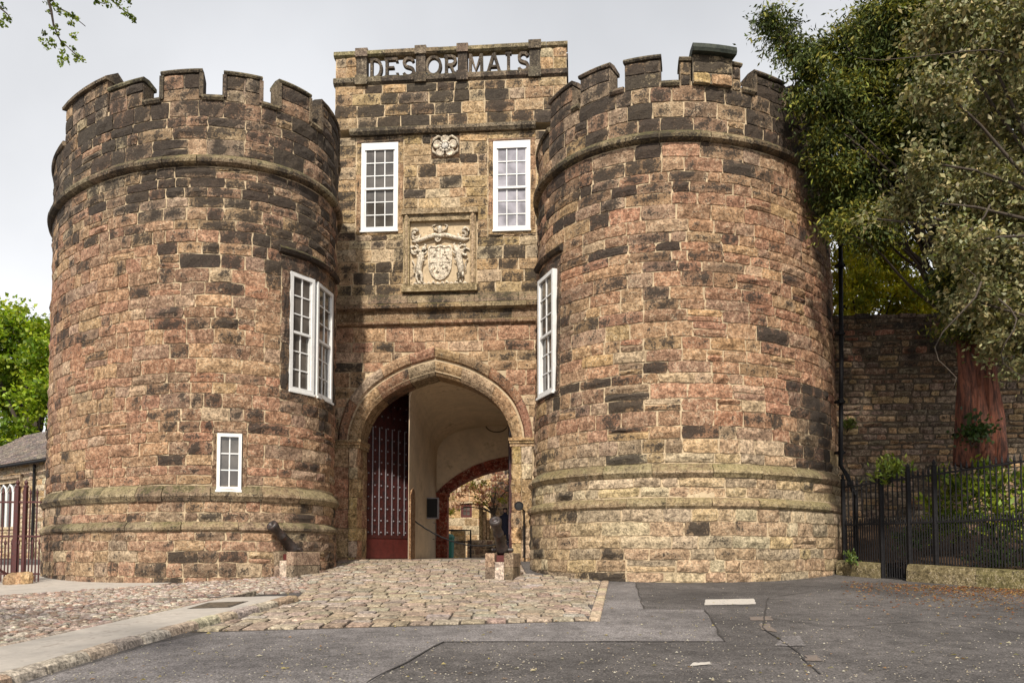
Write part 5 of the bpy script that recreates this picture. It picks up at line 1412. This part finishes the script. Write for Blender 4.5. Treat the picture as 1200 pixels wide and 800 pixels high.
FL, FR_ = ground_at(990, 673), ground_at(1200, 690)
fd = (FR_-FL); fd.z = 0; flen = fd.length; fd.normalize()
def fpt(s): p = FL+fd*s; p.z = g(p.x, p.y); return p
def s_of(px):
    lo, hi = -1.0, 9.0
    for _ in range(40):
        m_ = (lo+hi)/2
        if proj(fpt(m_))[0] < px: lo = m_
        else: hi = m_
    return lo
ang = math.atan2(fd.y, fd.x)
def railing(name, s0, s1, lab, cat, base, zoff, posts, dense=.115, mat=None, top=None, mid=1.05, group=None):
    mat = mat or M_IRON; P0, P1 = fpt(s0), fpt(s1)
    e = empty(name, P0, 0, lab, cat, group)
    zt0 = W(990, 571, FL.y).z; zt1 = W(1200, 541, FR_.y).z
    sR = s_of(1200)
    tz = lambda s: zt0+(zt1-zt0)*s/sR
    mz0, mz1 = W(990, 615, FL.y).z, W(1200, 608, FR_.y).z
    mz = lambda s: mz0+(mz1-mz0)*s/sR
    for zf in (tz, mz):
        m = MB(); a, b = fpt(s0), fpt(s1); a.z, b.z = zf(s0), zf(s1); n = Vector((fd.y, -fd.x, 0))
        vs = [p+n*o+Vector((0, 0, z)) for p in (a, b) for o, z in ((-.022, -.02), (.022, -.02), (.022, .02), (-.022, .02))]
        m.add(vs, [(0, 1, 5, 4), (1, 2, 6, 5), (2, 3, 7, 6), (3, 0, 4, 7), (3, 2, 1, 0), (4, 5, 6, 7)]); m.build('rail', mat, e)
    def mk(z0, z1):
        m = MB(); p = P0.copy()
        m.tube([p+Vector((0, 0, z0)), p+Vector((0, 0, z1-.16))], .0145, 6)
        m.tube([p+Vector((0, 0, z1-.17)), p+Vector((0, 0, z1-.15)), p+Vector((0, 0, z1-.10)), p+Vector((0, 0, z1))], [.012, .026, .022, .002], 6)
        return m.build('bar', mat, e)
    zb = zoff-.02
    H0, H1 = tz((s0+s1)/2)-P0.z+.19, mz((s0+s1)/2)-P0.z+.16
    b1, b2 = mk(zb, H0), mk(zb, H1); first = True
    n = max(1, int((s1-s0)/dense))
    for k in range(n+1):
        s = s0+(s1-s0)*k/n; p = fpt(s)
        q = Vector((p.x-P0.x, p.y-P0.y, tz(s)+.19-P0.z-H0))
        if k == 0: b1.location = q
        else: dup(b1, e, q)
        if k < n:
            p = fpt(s+(s1-s0)/n/2); q2 = Vector((p.x-P0.x, p.y-P0.y, mz(s)+.16-P0.z-H1))
            if k == 0: b2.location = q2
            else: dup(b2, e, q2)
    for s in posts:
        p = fpt(s); m = MB(); zt = tz(s)+.16
        m.box(p.x-.04, p.x+.04, p.y-.04, p.y+.04, p.z-.1, zt); m.lathe([(.05, 0), (.055, .03), (.03, .05), (.045, .09), (.02, .14), (.002, .17)], Matrix.Translation((p.x, p.y, zt)), 8); m.build('post', mat, e)
    return e
sg0, sg1, sEnd = s_of(1036), s_of(1067), s_of(1345)
railing('railings', .02, sg0-.04, 'short bay of black iron railings between the right tower and the narrow gate', 'railings', None, .30, [.0, sg0-.03])
gt = railing('railing_gate', sg0+.03, sg1-.03, 'narrow black iron gate reaching the ground between the two bays of railings', 'gate', None, .04, [], dense=.10)
railing('railings', sg1, sEnd, 'long bay of black spear topped iron railings on a low kerb under the trees', 'railings', None, .34, [sg1, s_of(1098), s_of(1320)])
nn_ = Vector((fd.y, -fd.x, 0))
def plinth(s0, s1, lab, h):
    P0 = fpt(s0); e = empty('railing_kerb', P0, 0, lab, 'kerb', 'stone kerbs under the railings'); s = s0
    while s < s1-.05:
        l = min(rnd.uniform(.9, 1.5), s1-s)
        if s1-(s+l) < .4: l = s1-s
        a, b = fpt(s+.006), fpt(s+l-.006); j = rnd.uniform(-.012, .012); pf = [(-.17, -.1), (.19, -.1), (.185, h-.13), (.13, h-.01), (.05, h+.01), (-.17, h)]
        vs = [p+nn_*(o+j)+Vector((0, 0, z)) for p in (a, b) for o, z in pf]
        fs = [(i, (i+1) % 6, (i+1) % 6+6, i+6) for i in range(6)]+[(5, 4, 3, 2, 1, 0), (6, 7, 8, 9, 10, 11)]
        MB().add(vs, fs, (*jit((.17, .135, .065)), .40)).build('kerb_stone', M_LEDGE, e); s += l
plinth(-.1, sg0-.05, 'short mossy stone kerb under the railings beside the right tower', .33)
plinth(sg1+.02, sEnd, 'long mossy stone kerb under the railings on the right', .36)
# earth bank behind the railings
m = MB(); vs = []; rows = 10; cols = 26
for j in range(cols+1):
    s = -.3+(sEnd+.8)*j/cols; a = fpt(s)-nn_*.17; bx_ = min(17.4, a.x+(20.6-a.y)*.42+.6); bw = Vector((bx_, 20.72-(bx_-6.6)*.0734, 0))
    for i in range(rows+1):
        t = i/rows; p = a.lerp(bw, t); p.z = g(a.x, a.y)+.30+.9*t+.1*mnoise.noise(p*1.1); vs.append(p)
m.add(vs, [(j*(rows+1)+i, j*(rows+1)+i+1, (j+1)*(rows+1)+i+1, (j+1)*(rows+1)+i) for j in range(cols) for i in range(rows)])
tag(m.build('earth_bank', M_SOIL, None, True), kind='structure')

# ------------------------------------------------------------------ foliage
def leaf_mesh(name, cen, L, wid, cols, mat, par, droop=.0, spread_dir=None, fold=.25):
    """one diamond leaf per centre; cols (n,3)"""
    n = len(cen); cen = np.asarray(cen)
    d = rng.normal(size=(n, 3)); d[:, 2] -= droop
    if spread_dir is not None: d = d*.6+spread_dir*1.2
    d /= np.linalg.norm(d, axis=1)[:, None]
    a = rng.normal(size=(n, 3)); s = np.cross(d, a); s /= np.linalg.norm(s, axis=1)[:, None]; up = np.cross(s, d)
    l = L*rng.uniform(.65, 1.3, (n, 1)); w_ = l*wid*rng.uniform(.8, 1.2, (n, 1))
    v = np.empty((n, 4, 3)); v[:, 0] = cen-d*l*.5; v[:, 2] = cen+d*l*.5
    v[:, 1] = cen+s*w_*.5+up*w_*fold; v[:, 3] = cen-s*w_*.5+up*w_*fold
    if par is not None: v = v-np.array(wmat(par).translation)
    me = bpy.data.meshes.new(name); me.vertices.add(n*4); me.vertices.foreach_set('co', v.ravel())
    me.loops.add(n*4); me.loops.foreach_set('vertex_index', np.arange(n*4, dtype=np.int32))
    me.polygons.add(n); me.polygons.foreach_set('loop_start', np.arange(0, n*4, 4, dtype=np.int32))
    at = me.color_attributes.new('tint', 'FLOAT_COLOR', 'POINT'); c = np.ones((n, 4, 4)); c[:, :, :3] = np.asarray(cols)[:, None, :]
    at.data.foreach_set('color', c.ravel()); me.materials.append(mat); me.update(); me.validate()
    o = bpy.data.objects.new(name, me); link(o)
    if par is not None: o.parent = par
    return o
def clumps(blobs, nsub, nleaf, sig, flat=.75, shell=(.35, 1.05)):
    """blobs: (centre, radius); returns leaf centres, sub-clump index and outward directions, sub-clump centres"""
    C_, I_, D_, S_ = [], [], [], []
    for (c, r_) in blobs:
        k = max(3, int(nsub*r_*r_)); c = np.array(c)
        dd = rng.normal(size=(k, 3)); dd /= np.linalg.norm(dd, axis=1)[:, None]
        sc = c+dd*(r_*rng.uniform(*shell, (k, 1)))*np.array([1, 1, flat])
        for q in range(k):
            m_ = max(4, int(nleaf*rng.uniform(.4, 1.6))); sg = sig*rng.uniform(.6, 1.4)
            C_.append(sc[q]+rng.normal(size=(m_, 3))*sg*np.array([1, 1, .7])+dd[q]*rng.normal(size=(m_, 1))*sg*.6)
            I_.append(np.full(m_, len(S_))); D_.append(np.repeat(dd[q][None], m_, 0)); S_.append(sc[q])
    return np.concatenate(C_), np.concatenate(I_), np.concatenate(D_), np.array(S_)
def tints(I_, base, var=.3, alt=None, altp=.2):
    k = I_.max()+1; b = np.array(base); cl = b[None]*rng.uniform(1-var, 1+var, (k, 1))
    if alt is not None:
        m_ = rng.random(k) < altp; cl[m_] = np.array(alt)*rng.uniform(.8, 1.2, (m_.sum(), 1))
    c = cl[I_]*rng.uniform(.7, 1.3, (len(I_), 1)); c[:, 0] *= rng.uniform(.85, 1.2, len(I_)); return c
def limb(m, a, b, r0, r1, sag=.15, n=6, bend=.25):
    a, b = Vector(a), Vector(b); d = (b-a).length; pts = []; ph = rnd.random()*6
    for i in range(n+1):
        t = i/n; p = a.lerp(b, t); p += Vector((math.sin(ph+t*4), math.cos(ph*1.3+t*3.4), 0))*d*bend*.18*math.sin(math.pi*t); p.z += sag*d*math.sin(math.pi*t); pts.append(p)
    m.tube(pts, [r0+(r1-r0)*i/n for i in range(n+1)], 7); return pts
def PB(lst, Y, dy=.8):
    """photo (x, y, radius) -> blobs in the place at about depth Y"""
    res = []
    for px, py, r_, *yy in lst:
        y_ = (yy[0] if yy else Y)+rnd.uniform(-dy, dy); p = W(px, py, y_); res.append((tuple(p), r_*y_/F))
    return res
# yew with red trunks
yw = empty('yew_tree', (10.6, 18.4, 1.4), 0, 'dark green yew with fluted red brown trunks before the rubble wall', 'tree')
TW = []
for (xa, ya, xb, yb, r_) in ((1130, 545, 1124, 380, .13), (1137, 547, 1130, 365, .12), (1151, 548, 1147, 370, .15), (1163, 548, 1165, 375, .14), (1157, 546, 1156, 362, .13), (1143, 546, 1139, 372, .09)):
    m = MB(); p0, p1 = W(xa, ya, 18.4), W(xb, yb, 18.5); pts = []; n = 9
    for i in range(n+1):
        t = i/n; p = p0.lerp(p1, t); p.x += .06*math.sin(t*5+xa); p.y += .05*math.cos(t*4+xb); pts.append(p)
    m.tube(pts, [r_*(1.25-.4*i/n) for i in range(n+1)], 12)
    for k in range(len(m.v)):                                    # fluting
        v = Vector(m.v[k]); v += Vector((mnoise.noise(Vector((v.x*9, v.y*9, v.z*.7))), mnoise.noise(Vector((v.y*9, v.x*9, v.z*.7+9))), 0))*.095; m.v[k] = tuple(v)
    m.build('trunk', M_YEWBARK, yw, True); TW.append(pts[-1])
yb_ = PB([(903, 22, 13), (915, 42, 15), (932, 58, 18), (948, 88, 22), (962, 60, 16), (972, 118, 27), (998, 78, 32), (985, 40, 14), (1032, 60, 38), (1014, 32, 24), (1052, 18, 40), (1000, 150, 34), (968, 165, 19), (976, 198, 26), (1018, 200, 42), (976, 238, 20), (1000, 262, 20), (1052, 140, 48), (985, 132, 32), (1000, 232, 32), (1028, 272, 28), (1012, 100, 34), (945, 118, 14), (1040, 190, 38), (984, 268, 13), (1062, 222, 36), (1085, 60, 58), (1100, 160, 66), (1120, 270, 40), (1140, 325, 42), (1170, 330, 55), (1120, 378, 18), (1165, 375, 40), (1215, 360, 60), (1180, 60, 80), (1190, 200, 80), (1130, -60, 90), (1060, -50, 45), (1230, -40, 90)], 18.0, .7)
Cc, Ii, Dd, Ss = clumps(yb_, 190, 62, .17, .9, (.1, 1.05))
dr_ = Dd*.7+np.array([0, 0, -.55])
leaf_mesh('crown', Cc, .125, .32, tints(Ii, (.062, .082, .018), .5, (.19, .19, .028), .28), M_NEEDLE, yw, spread_dir=dr_)
m = MB()
for i, (c, r_) in enumerate(yb_): limb(m, TW[i % 6], c, .045, .012, .05)
for k in range(0, len(Ss), 16):
    j = min(range(len(yb_)), key=lambda q: (Vector(yb_[q][0])-Vector(Ss[k])).length); limb(m, yb_[j][0], Ss[k], .022, .006, .05, 3)
m.build('branches', M_BARK, yw, True)
# holly in front of it
hl = empty('holly_tree', (12.6, 13.6, .9), 0, 'grey green glossy evergreen overhanging the railings at the right edge', 'tree')
hb = PB([(1120, 18, 44), (1190, 40, 60), (1105, 105, 42), (1170, 130, 55), (1085, 190, 30), (1150, 215, 52), (1215, 230, 60), (1048, 246, 22), (1022, 256, 10), (1078, 236, 26), (1122, 285, 36), (1180, 310, 52), (1140, 352, 34), (1186, 385, 36), (1160, 408, 20), (1195, 430, 18), (1150, -60, 70), (1240, 20, 70), (1250, 140, 60), (1250, 330, 60), (1092, 40, 26), (1230, -80, 90)], 14.2, .7)
Cc, Ii, Dd, Ss = clumps(hb, 150, 30, .13, .9, (.2, 1.05))
leaf_mesh('crown', Cc, .105, .5, tints(Ii, (.17, .165, .072), .4, (.32, .29, .14), .3), M_LEAFG, hl, droop=.3, spread_dir=Dd*.4)
m = MB(); t0 = Vector((12.6, 13.6, .9)); t1 = Vector((12.2, 13.9, 7.0)); tr = limb(m, t0, t1, .22, .15, 0, 8); m.build('trunk', M_BARK, hl, True)
m = MB()
for i, (c, r_) in enumerate(hb): limb(m, tr[3+i % 6], c, .06, .016, .08)
for k in range(0, len(Ss), 12):
    j = min(range(len(hb)), key=lambda q: (Vector(hb[q][0])-Vector(Ss[k])).length); limb(m, hb[j][0], Ss[k], .016, .005, .05, 3)
for (xa, ya, xb, yb2) in ((1150, 330, 1118, 452), (1170, 350, 1200, 442), (1190, 70, 1005, 68), (1160, 240, 1140, 330)): limb(m, W(xa, ya, 13.6), W(xb, yb2, 13.5), .018, .005, -.08, 8, 1.2)
m.build('branches', M_BARK, hl, True)
# golden conifer over the wall
gb = empty('golden_shrub', (9.8, 22.6, 1.4), 0, 'yellow green shrub showing over the top of the rubble wall beside the right tower', 'shrub')
gl = PB([(998, 335, 18), (1028, 318, 26), (1060, 335, 26), (1010, 358, 18), (1092, 345, 26), (1008, 300, 18), (1045, 362, 20), (1085, 375, 18), (1040, 290, 24), (1002, 280, 16), (1125, 350, 30), (1065, 300, 26), (1020, 345, 22), (1075, 355, 24), (996, 362, 14), (990, 340, 14), (990, 310, 14), (1012, 322, 22), (992, 366, 10), (984, 300, 12, 21.3), (984, 325, 12, 21.3), (985, 350, 12, 21.3), (990, 372, 10, 21.3)], 22.4, .4)
Cc, Ii, Dd, Ss = clumps(gl, 110, 50, .14, 1.0, (.2, 1.05))
leaf_mesh('crown', Cc, .15, .3, tints(Ii, (.50, .46, .03), .3, (.26, .30, .03), .25), M_NEEDLE, gb, spread_dir=Dd*.6+np.array([0, 0, .4]))
m = MB(); limb(m, (9.8, 22.6, 1.4), (9.8, 22.5, 7), .12, .05, 0)
for c, r_ in gl: limb(m, (9.8, 22.5, 6.3), c, .05, .015)
m.build('stems', M_BARK, gb, True)
# laurel behind the railings, ferns and weeds
lb = empty('laurel_shrub', (10.3, 16.9, 1.2), 0, 'bright green large leaved laurel bush behind the railings', 'shrub')
ll = PB([(x_, y_, r_, fpt(s_of(x_)).y+1.0) for x_, y_, r_ in ((1102, 588, 18), (1118, 566, 18), (1140, 575, 24), (1175, 565, 26), (1215, 570, 30), (1125, 608, 24), (1165, 605, 28), (1208, 608, 30), (1098, 560, 10), (1150, 550, 12), (1245, 590, 30), (1096, 620, 16))], 17, .15)
Cc, Ii, Dd, Ss = clumps(ll, 110, 13, .10, .9, (.4, 1.05))
leaf_mesh('foliage', Cc, .17, .42, tints(Ii, (.22, .28, .025), .4, (.09, .14, .02), .3), M_LEAFG, lb, spread_dir=Dd*.5+np.array([0, 0, .25]))
m = MB()
for c, r_ in ll: limb(m, (c[0], c[1]+.25, 1.0), c, .03, .012)
m.build('stems', M_BARK, lb)
def tuft(name, px, py, Y, r_, n, L, col, lab, cat, mat=None, wd=.3):
    c = W(px, py, Y); base = Vector((c.x, Y+.05, g(c.x, Y)+.2)) if py > 600 else c+Vector((0, .1, -r_)); e = empty(name, base, 0, lab, cat)
    Cc, Ii, Dd, Ss = clumps([(tuple(c), r_)], 60/(r_*r_)*.25, n, r_*.35, 1)
    leaf_mesh('foliage', Cc, L, wd, tints(Ii, col, .35), mat or M_LEAFG, e, spread_dir=Dd*.5+np.array([0, 0, .5]))
    m = MB()
    for k in range(0, len(Ss), 3): limb(m, base, Ss[k], .010, .004, .05, 3)
    m.build('stems', M_BARK, e)
tuft('fern', 1045, 552, 18.0, .28, 26, .16, (.13, .17, .02), 'bright fern clump against the wall above the short bay of railings', 'fern')
tuft('ivy', 1141, 505, 17.9, .34, 26, .10, (.04, .075, .015), 'dark ivy clinging to the foot of the red yew trunk', 'ivy', None, .8)
tuft('wall_weed', 985+13, 652, 18.4, .15, 9, .085, (.10, .15, .03), 'leafy weed growing at the foot of the downpipe', 'weed', None, .5)
tuft('shade_shrub', 1180, 655, 16.6, .40, 30, .12, (.05, .08, .015), 'dark low shrub under the laurel behind the long railings', 'shrub', None, .5)
tuft('wall_fern', 1058+6, 630, 18.1, .3, 20, .14, (.06, .10, .02), 'dim green plant seen through the narrow iron gate', 'plant')
tuft('wall_plant', 994, 498, 20.3, .17, 20, .10, (.12, .16, .03), 'small yellow green plant rooted in the rubble wall beside the downpipe', 'plant')

# ------------------------------------------------------------------ left: chapel, railings, trees
cp = empty('chapel', (-17, 31, .8), 0, 'low pale rubble chapel with a slate roof behind the left railings', 'chapel')
cA, cB = W(-60, 640, 35.5), W(66, 640, 29.5)
dAB = Vector((cB.x-cA.x, cB.y-cA.y, 0)); Lc = dAB.length; dAB.normalize()
def sC(px):
    lo, hi = 0, Lc
    for _ in range(40):
        m_ = (lo+hi)/2; p = Vector((cA.x, cA.y, 1))+dAB*m_
        if proj(p)[0] < px: lo = m_
        else: hi = m_
    return lo
def cz(px, py): s = sC(px); return W(px, py, cA.y+dAB.y*s).z
ez = cz(40, 541); wx0_, wx1_ = sC(-3), sC(20.5); gz0, gz1 = cz(10, 617), cz(10, 566)
colc = lambda px, py, z: (pick([(PALE, 4), ((.52, .43, .31), 4), (TAN, 1), (YEL, .5)]), rnd.uniform(-.05, .28))
fC = rubble_wall(cp, (cA.x, cA.y), (cB.x, cB.y), -.3, ez+.05, .2, (.25, .55), colc, cap=120, skips=[(wx0_, wx1_, gz0, gz1)])
# gothic window of twin lancets under a square label
wd_ = wx1_-wx0_; gw = MB(); bx_ = lambda m, a0, a1, b0, b1, o0, o1: m.add([fC(a, b, o) for o in (o0, o1) for b in (b0, b1) for a in (a0, a1)], [(0, 2, 3, 1), (4, 5, 7, 6), (0, 1, 5, 4), (2, 6, 7, 3), (0, 4, 6, 2), (1, 3, 7, 5)])
m = MB(); bx_(m, wx0_-.12, wx0_, gz0-.1, gz1+.12, -.3, .03); bx_(m, wx1_, wx1_+.12, gz0-.1, gz1+.12, -.3, .03); bx_(m, wx0_, wx1_, gz1, gz1+.12, -.3, .03); bx_(m, wx0_, wx1_, gz0-.1, gz0, -.3, .05)
wo = m.build('window', M_MORTAR, cp)
for k in range(3):
    a0 = wx0_+wd_*k/3+.03; a1 = wx0_+wd_*(k+1)/3-.03; zs_ = gz1-.38; am = (a0+a1)/2
    pts = [fC(a0, gz0, -.02), fC(a0, zs_, -.02), fC(a0+(am-a0)*.25, zs_+.2, -.02), fC(am, zs_+.34, -.02), fC(a1-(a1-am)*.25, zs_+.2, -.02), fC(a1, zs_, -.02), fC(a1, gz0, -.02)]
    MB().tube(pts, .045, 5).build('lancet_frame', M_WHITE, wo)
    MB().add([fC(a0, gz0, -.12), fC(a1, gz0, -.12), fC(a1, zs_, -.12), fC(a1-(a1-am)*.25, zs_+.2, -.12), fC(am, zs_+.34, -.12), fC(a0+(am-a0)*.25, zs_+.2, -.12), fC(a0, zs_, -.12)], [tuple(range(7))]).build('pane', M_GLASS, wo)
m = MB(); bx_(m, wx0_, wx1_, gz0, gz1, -.16, -.14); m.build('spandrel', M_MORTAR, wo)
m = MB(); bx_(m, wx0_-.25, wx1_+.28, gz1+.16, gz1+.28, -.02, .12); bx_(m, wx1_+.16, wx1_+.28, gz1-.2, gz1+.155, -.02, .11); m.build('label_mould', M_LEDGE, wo)
# slate roof, course by course
rz = W(56, 489, 33.5).z; nC = Vector((dAB.y, -dAB.x, 0))
rise, run = rz-ez, 3.6
roof = MB(); rows_ = 20
m = MB(); p_ = lambda u, t, o: fC(u, 0, 0)+nC*(.28-t*run)+Vector((0, 0, ez+.02+t*rise+o))
m.add([p_(-.5, 0, -.05), p_(Lc+.6, 0, -.05), p_(Lc+.6, 1, -.05), p_(-.5, 1, -.05)], [(0, 1, 2, 3)]); m.add([p_(-.5, 1, -.05), p_(Lc+.6, 1, -.05), p_(Lc+.6, 1, -.05)-nC*3.6-Vector((0, 0, rise)), p_(-.5, 1, -.05)-nC*3.6-Vector((0, 0, rise))], [(0, 1, 2, 3)])
ro = m.build('roof', M_SLATE, cp); sl = MB()
for r_ in range(rows_):
    u = -.5-rnd.uniform(0, .3); t0, t1 = r_/rows_, (r_+1.25)/rows_
    while u < Lc+.5:
        l = rnd.uniform(.22, .42); j = rnd.uniform(0, .015)
        c = jit(rnd.choice([(.20, .165, .15), (.26, .21, .18), (.15, .125, .12)]), .12)
        sl.add([p_(u, t0, .05+j), p_(u+l-.015, t0, .05+j), p_(u+l-.015, min(1, t1), .01), p_(u, min(1, t1), .01), p_(u, t0, .02), p_(u+l-.015, t0, .02)], [(0, 1, 2, 3), (4, 5, 1, 0)], (*c, rnd.uniform(-.1, .3))); u += l
sl.build('slates', M_SLATE, ro, kind='stuff')
m = MB(); m.tube([p_(-.5, 0, -.09)+nC*.08, p_(Lc+.6, 0, -.09)+nC*.08], .06, 6); m.build('gutter', M_IRON, cp)
m = MB(); m.tube([fC(sC(40), -.2, .1), fC(sC(40), ez-.1, .1)], .05, 6); m.build('downpipe', M_IRON, cp)
# left railings and gate
def lrail(px): return W(px, 640, 19.3)
le = empty('railings', lrail(19), 0, 'old red brown iron railings and gate post left of the left tower', 'railings')
lz = lambda px, py: W(px, py, 19.3).z
for py in (588, 628, 672):
    a, b = lrail(-40), lrail(47); a.z = b.z = lz(20, py); m = MB(); m.box(a.x, b.x, 19.28, 19.32, a.z-.022, a.z+.022); m.build('rail', M_REDIRON, le)
pb = lrail(-40); zb_ = lz(20, 681); zt_b = lz(20, 571)
def lbar(h):
    m = MB(); o = Vector(le.location); o.z = 0
    m.tube([o+Vector((0, 0, zb_)), o+Vector((0, 0, zb_+h-.16))], .017, 6); m.tube([o+Vector((0, 0, zb_+h-.17)), o+Vector((0, 0, zb_+h-.13)), o+Vector((0, 0, zb_+h))], [.012, .032, .002], 6); return m.build('bar', M_REDIRON, le)
B1_, B2_ = lbar(zt_b-zb_), lbar((zt_b-zb_)*.46)
for k in range(22):
    px = -38+k*4.0
    if 17 < px < 21: continue
    src = B1_ if k % 2 == 0 else B2_
    off = Vector((lrail(px).x-le.location.x, 0, 0))
    if k < 2: src.location = off
    else: dup(src, le, off)
for px in (18.5, 28.5):
    c_ = lrail(px); m = MB(); hw = .05 if px < 20 else .03; m.box(c_.x-hw, c_.x+hw, 19.25, 19.35, zb_-.1, zt_b); m.lathe([(.06, 0), (.065, .03), (.03, .06), (.05, .12), (.002, .2)], Matrix.Translation((c_.x, 19.3, zt_b)), 8); m.build('post', M_REDIRON, le)
a = lrail(2); b = lrail(16); m = MB(); m.tube([Vector((a.x, 18.9, lz(2, 661))), Vector((b.x, 19.3, zb_+.1))], .03, 6); m.build('stay', M_REDIRON, le)
for k, (px, r_) in enumerate(((26, .22), (35, .17), (41, .15))):
    c_ = lrail(px); m = MB(); m.lathe([(r_*.9, -.1), (r_*1.05, .05), (r_*.95, .17), (r_*.6, .26), (.01, .29)], Matrix.Translation((c_.x, 19.0, g(c_.x, 19.0))), 9, (*jit(TAN), .3))
    for q in range(len(m.v)): v = Vector(m.v[q]); m.v[q] = tuple(v+mnoise.noise_vector(v*5)*.06)
    tag(m.build('loose_stone', M_RUB, None), ('largest', 'middle', 'smallest')[k]+' of the three rough stones lying at the foot of the left railings', 'stone')
# bright tree behind the chapel
bt = empty('lime_tree', (-33, 56, 1), 0, 'bright spring green tree rising behind the chapel roof at the left edge', 'tree')
bl = PB([(10, 378, 28), (38, 385, 26), (58, 395, 24), (25, 420, 38), (0, 440, 40), (55, 430, 34), (15, 478, 34), (52, 472, 28), (-35, 400, 45), (-40, 470, 50), (80, 420, 35), (85, 470, 35), (20, 515, 30)], 56, 2.5)
Cc, Ii, Dd, Ss = clumps(bl, 7.5, 60, .42, .85)
leaf_mesh('crown', Cc, .34, .62, tints(Ii, (.26, .34, .022), .3, (.12, .19, .015), .25), M_LEAF, bt, spread_dir=Dd*.4)
m = MB(); limb(m, (-33, 56, -.2), (-33, 56, 8), .5, .3, 0); m.build('trunk', M_BARK, bt, True); m = MB()
for c, r_ in bl: limb(m, (-33, 56, 7.5), c, .18, .05)
m.build('branches', M_BARK, bt, True)
# tree beside the camera: its twigs hang into the top left corner and it dapples the road
ft = empty('beech_tree', (-9.5, 4.0, .1), 0, 'hanging twigs of young green leaves at the top left of the sky', 'tree')
m = MB(); tk = limb(m, (-9.5, 4.0, -.1), (-8.8, 4.3, 9.5), .32, .16, 0, 8); m.build('trunk', M_BARK, ft, True)
m = MB(); TIPS = []
def twig(pts, Y, r0=.02):
    P_ = [W(px, py, Y+dy) for px, py, dy in pts]; m.tube(P_, [r0+(.004-r0)*i/max(1, len(P_)-1) for i in range(len(P_))], 5); return P_
T1 = twig([(52, -60, 0), (54, -10, 0), (60, 12, 0), (63, 30, .05), (68, 42, .1), (74, 55, .1)], 8.0)
T2 = twig([(54, -12, 0), (66, 8, .1), (80, 15, .2), (88, 21, .2), (100, 31, .2)], 8.0, .008)
T3 = twig([(70, 46, .1), (84, 60, .1), (94, 70, .1)], 8.0, .005)
T4 = twig([(118, -30, 0), (128, -2, 0), (142, 10, 0), (155, 20, 0)], 8.2, .012)
T5 = twig([(-30, -5, 0), (-5, 6, 0), (8, 16, 0), (13, 22, 0)], 8.0, .012)
T6 = twig([(100, -40, 0), (112, 2, 0), (124, 5, 0)], 8.2, .01)
limb(m, tk[6], W(52, -60, 8.0), .09, .02, .1); limb(m, tk[6], W(118, -30, 8.2), .07, .014, .12); limb(m, tk[5], W(-30, -5, 8.0), .06, .014, .1); limb(m, tk[6], W(100, -40, 8.2), .05, .012, .12)
can = [((-9.0, 1.2, 10.3), 1.5), ((-7.6, -.8, 10.2), 1.5), ((-9.6, -1.0, 9.4), 1.5), ((-6.0, -1.6, 10.4), 1.3), ((-10.3, 2.0, 9.2), 1.3), ((-7.6, -2.6, 8.9), 1.3), ((-4.6, -1.0, 9.9), 1.0), ((-3.6, -1.9, 9.6), .9)]
for c, r_ in can: limb(m, tk[7], c, .07, .02)
m.build('branches', M_BARK, ft, True)
cl = [(58, 2, 9), (57, 14, 5), (64, 6, 5), (70, 12, 5), (78, 17, 5), (85, 19, 5), (90, 22, 3), (83, 28, 6), (86, 42, 6), (61, 33, 5), (66, 31, 4), (52, 39, 4), (48, 46, 4), (60, 48, 7), (55, 55, 6), (64, 53, 4), (74, 52, 4), (73, 60, 4), (70, 74, 6), (78, 69, 6), (72, 68, 3), (86, 58, 4), (90, 64, 5), (96, 71, 5), (89, 71, 3), (66, 40, 3),
      (113, 2, 6), (120, 1, 5), (126, 5, 5), (138, 4, 6), (151, 2, 6), (147, 15, 5), (153, 20, 6), (157, 24, 4), (3, 8, 4), (6, 20, 6), (3, 28, 5), (12, 22, 3), (-8, 18, 8), (104, -8, 8), (130, -12, 8), (56, -14, 9)]
fc = PB([(x, y, r_*.5) for x, y, r_ in cl], 8.1, .12)
Ca, Ia = [], []
for i, (c, r_) in enumerate(fc):
    k = int(7+cl[i][2]*2.4); Ca.append(np.array(c)+rng.normal(size=(k, 3))*r_*.75); Ia.append(np.full(k, i))
Ca, Ia = np.concatenate(Ca), np.concatenate(Ia)
leaf_mesh('leaves', Ca, .036, .7, tints(Ia, (.15, .20, .02), .35, (.07, .10, .015), .25), M_LEAF, ft)
Cc, Ii, Dd, Ss = clumps(can, 14, 34, .22, .8)
leaf_mesh('crown', Cc, .085, .7, tints(Ii, (.12, .17, .02), .3), M_LEAF, ft)
# blossoming cherry in the courtyard
cb = W(572, 640, 39); ct = empty('cherry_tree', (cb.x, 39, 1.3), 0, 'pink and yellow green blossoming cherry beyond the passage arch', 'tree')
cbl = PB([(540, 580, 12), (555, 570, 14), (572, 575, 15), (588, 582, 13), (535, 592, 8), (560, 590, 10), (600, 570, 14), (580, 562, 10), (530, 600, 5)], 39, .5)
Cc, Ii, Dd, Ss = clumps(cbl, 30, 22, .13, .85)
leaf_mesh('crown', Cc, .12, .8, tints(Ii, (.52, .27, .22), .3, (.28, .27, .04), .4), M_LEAF, ct)
m = MB(); t_ = limb(m, (cb.x+.4, 39, 1.3), (cb.x+.3, 39, 3.4), .12, .08, 0); m.build('trunk', M_BARK, ct); m = MB()
for c, r_ in cbl: limb(m, t_[-1], c, .04, .012)
m.build('branches', M_BARK, ct)
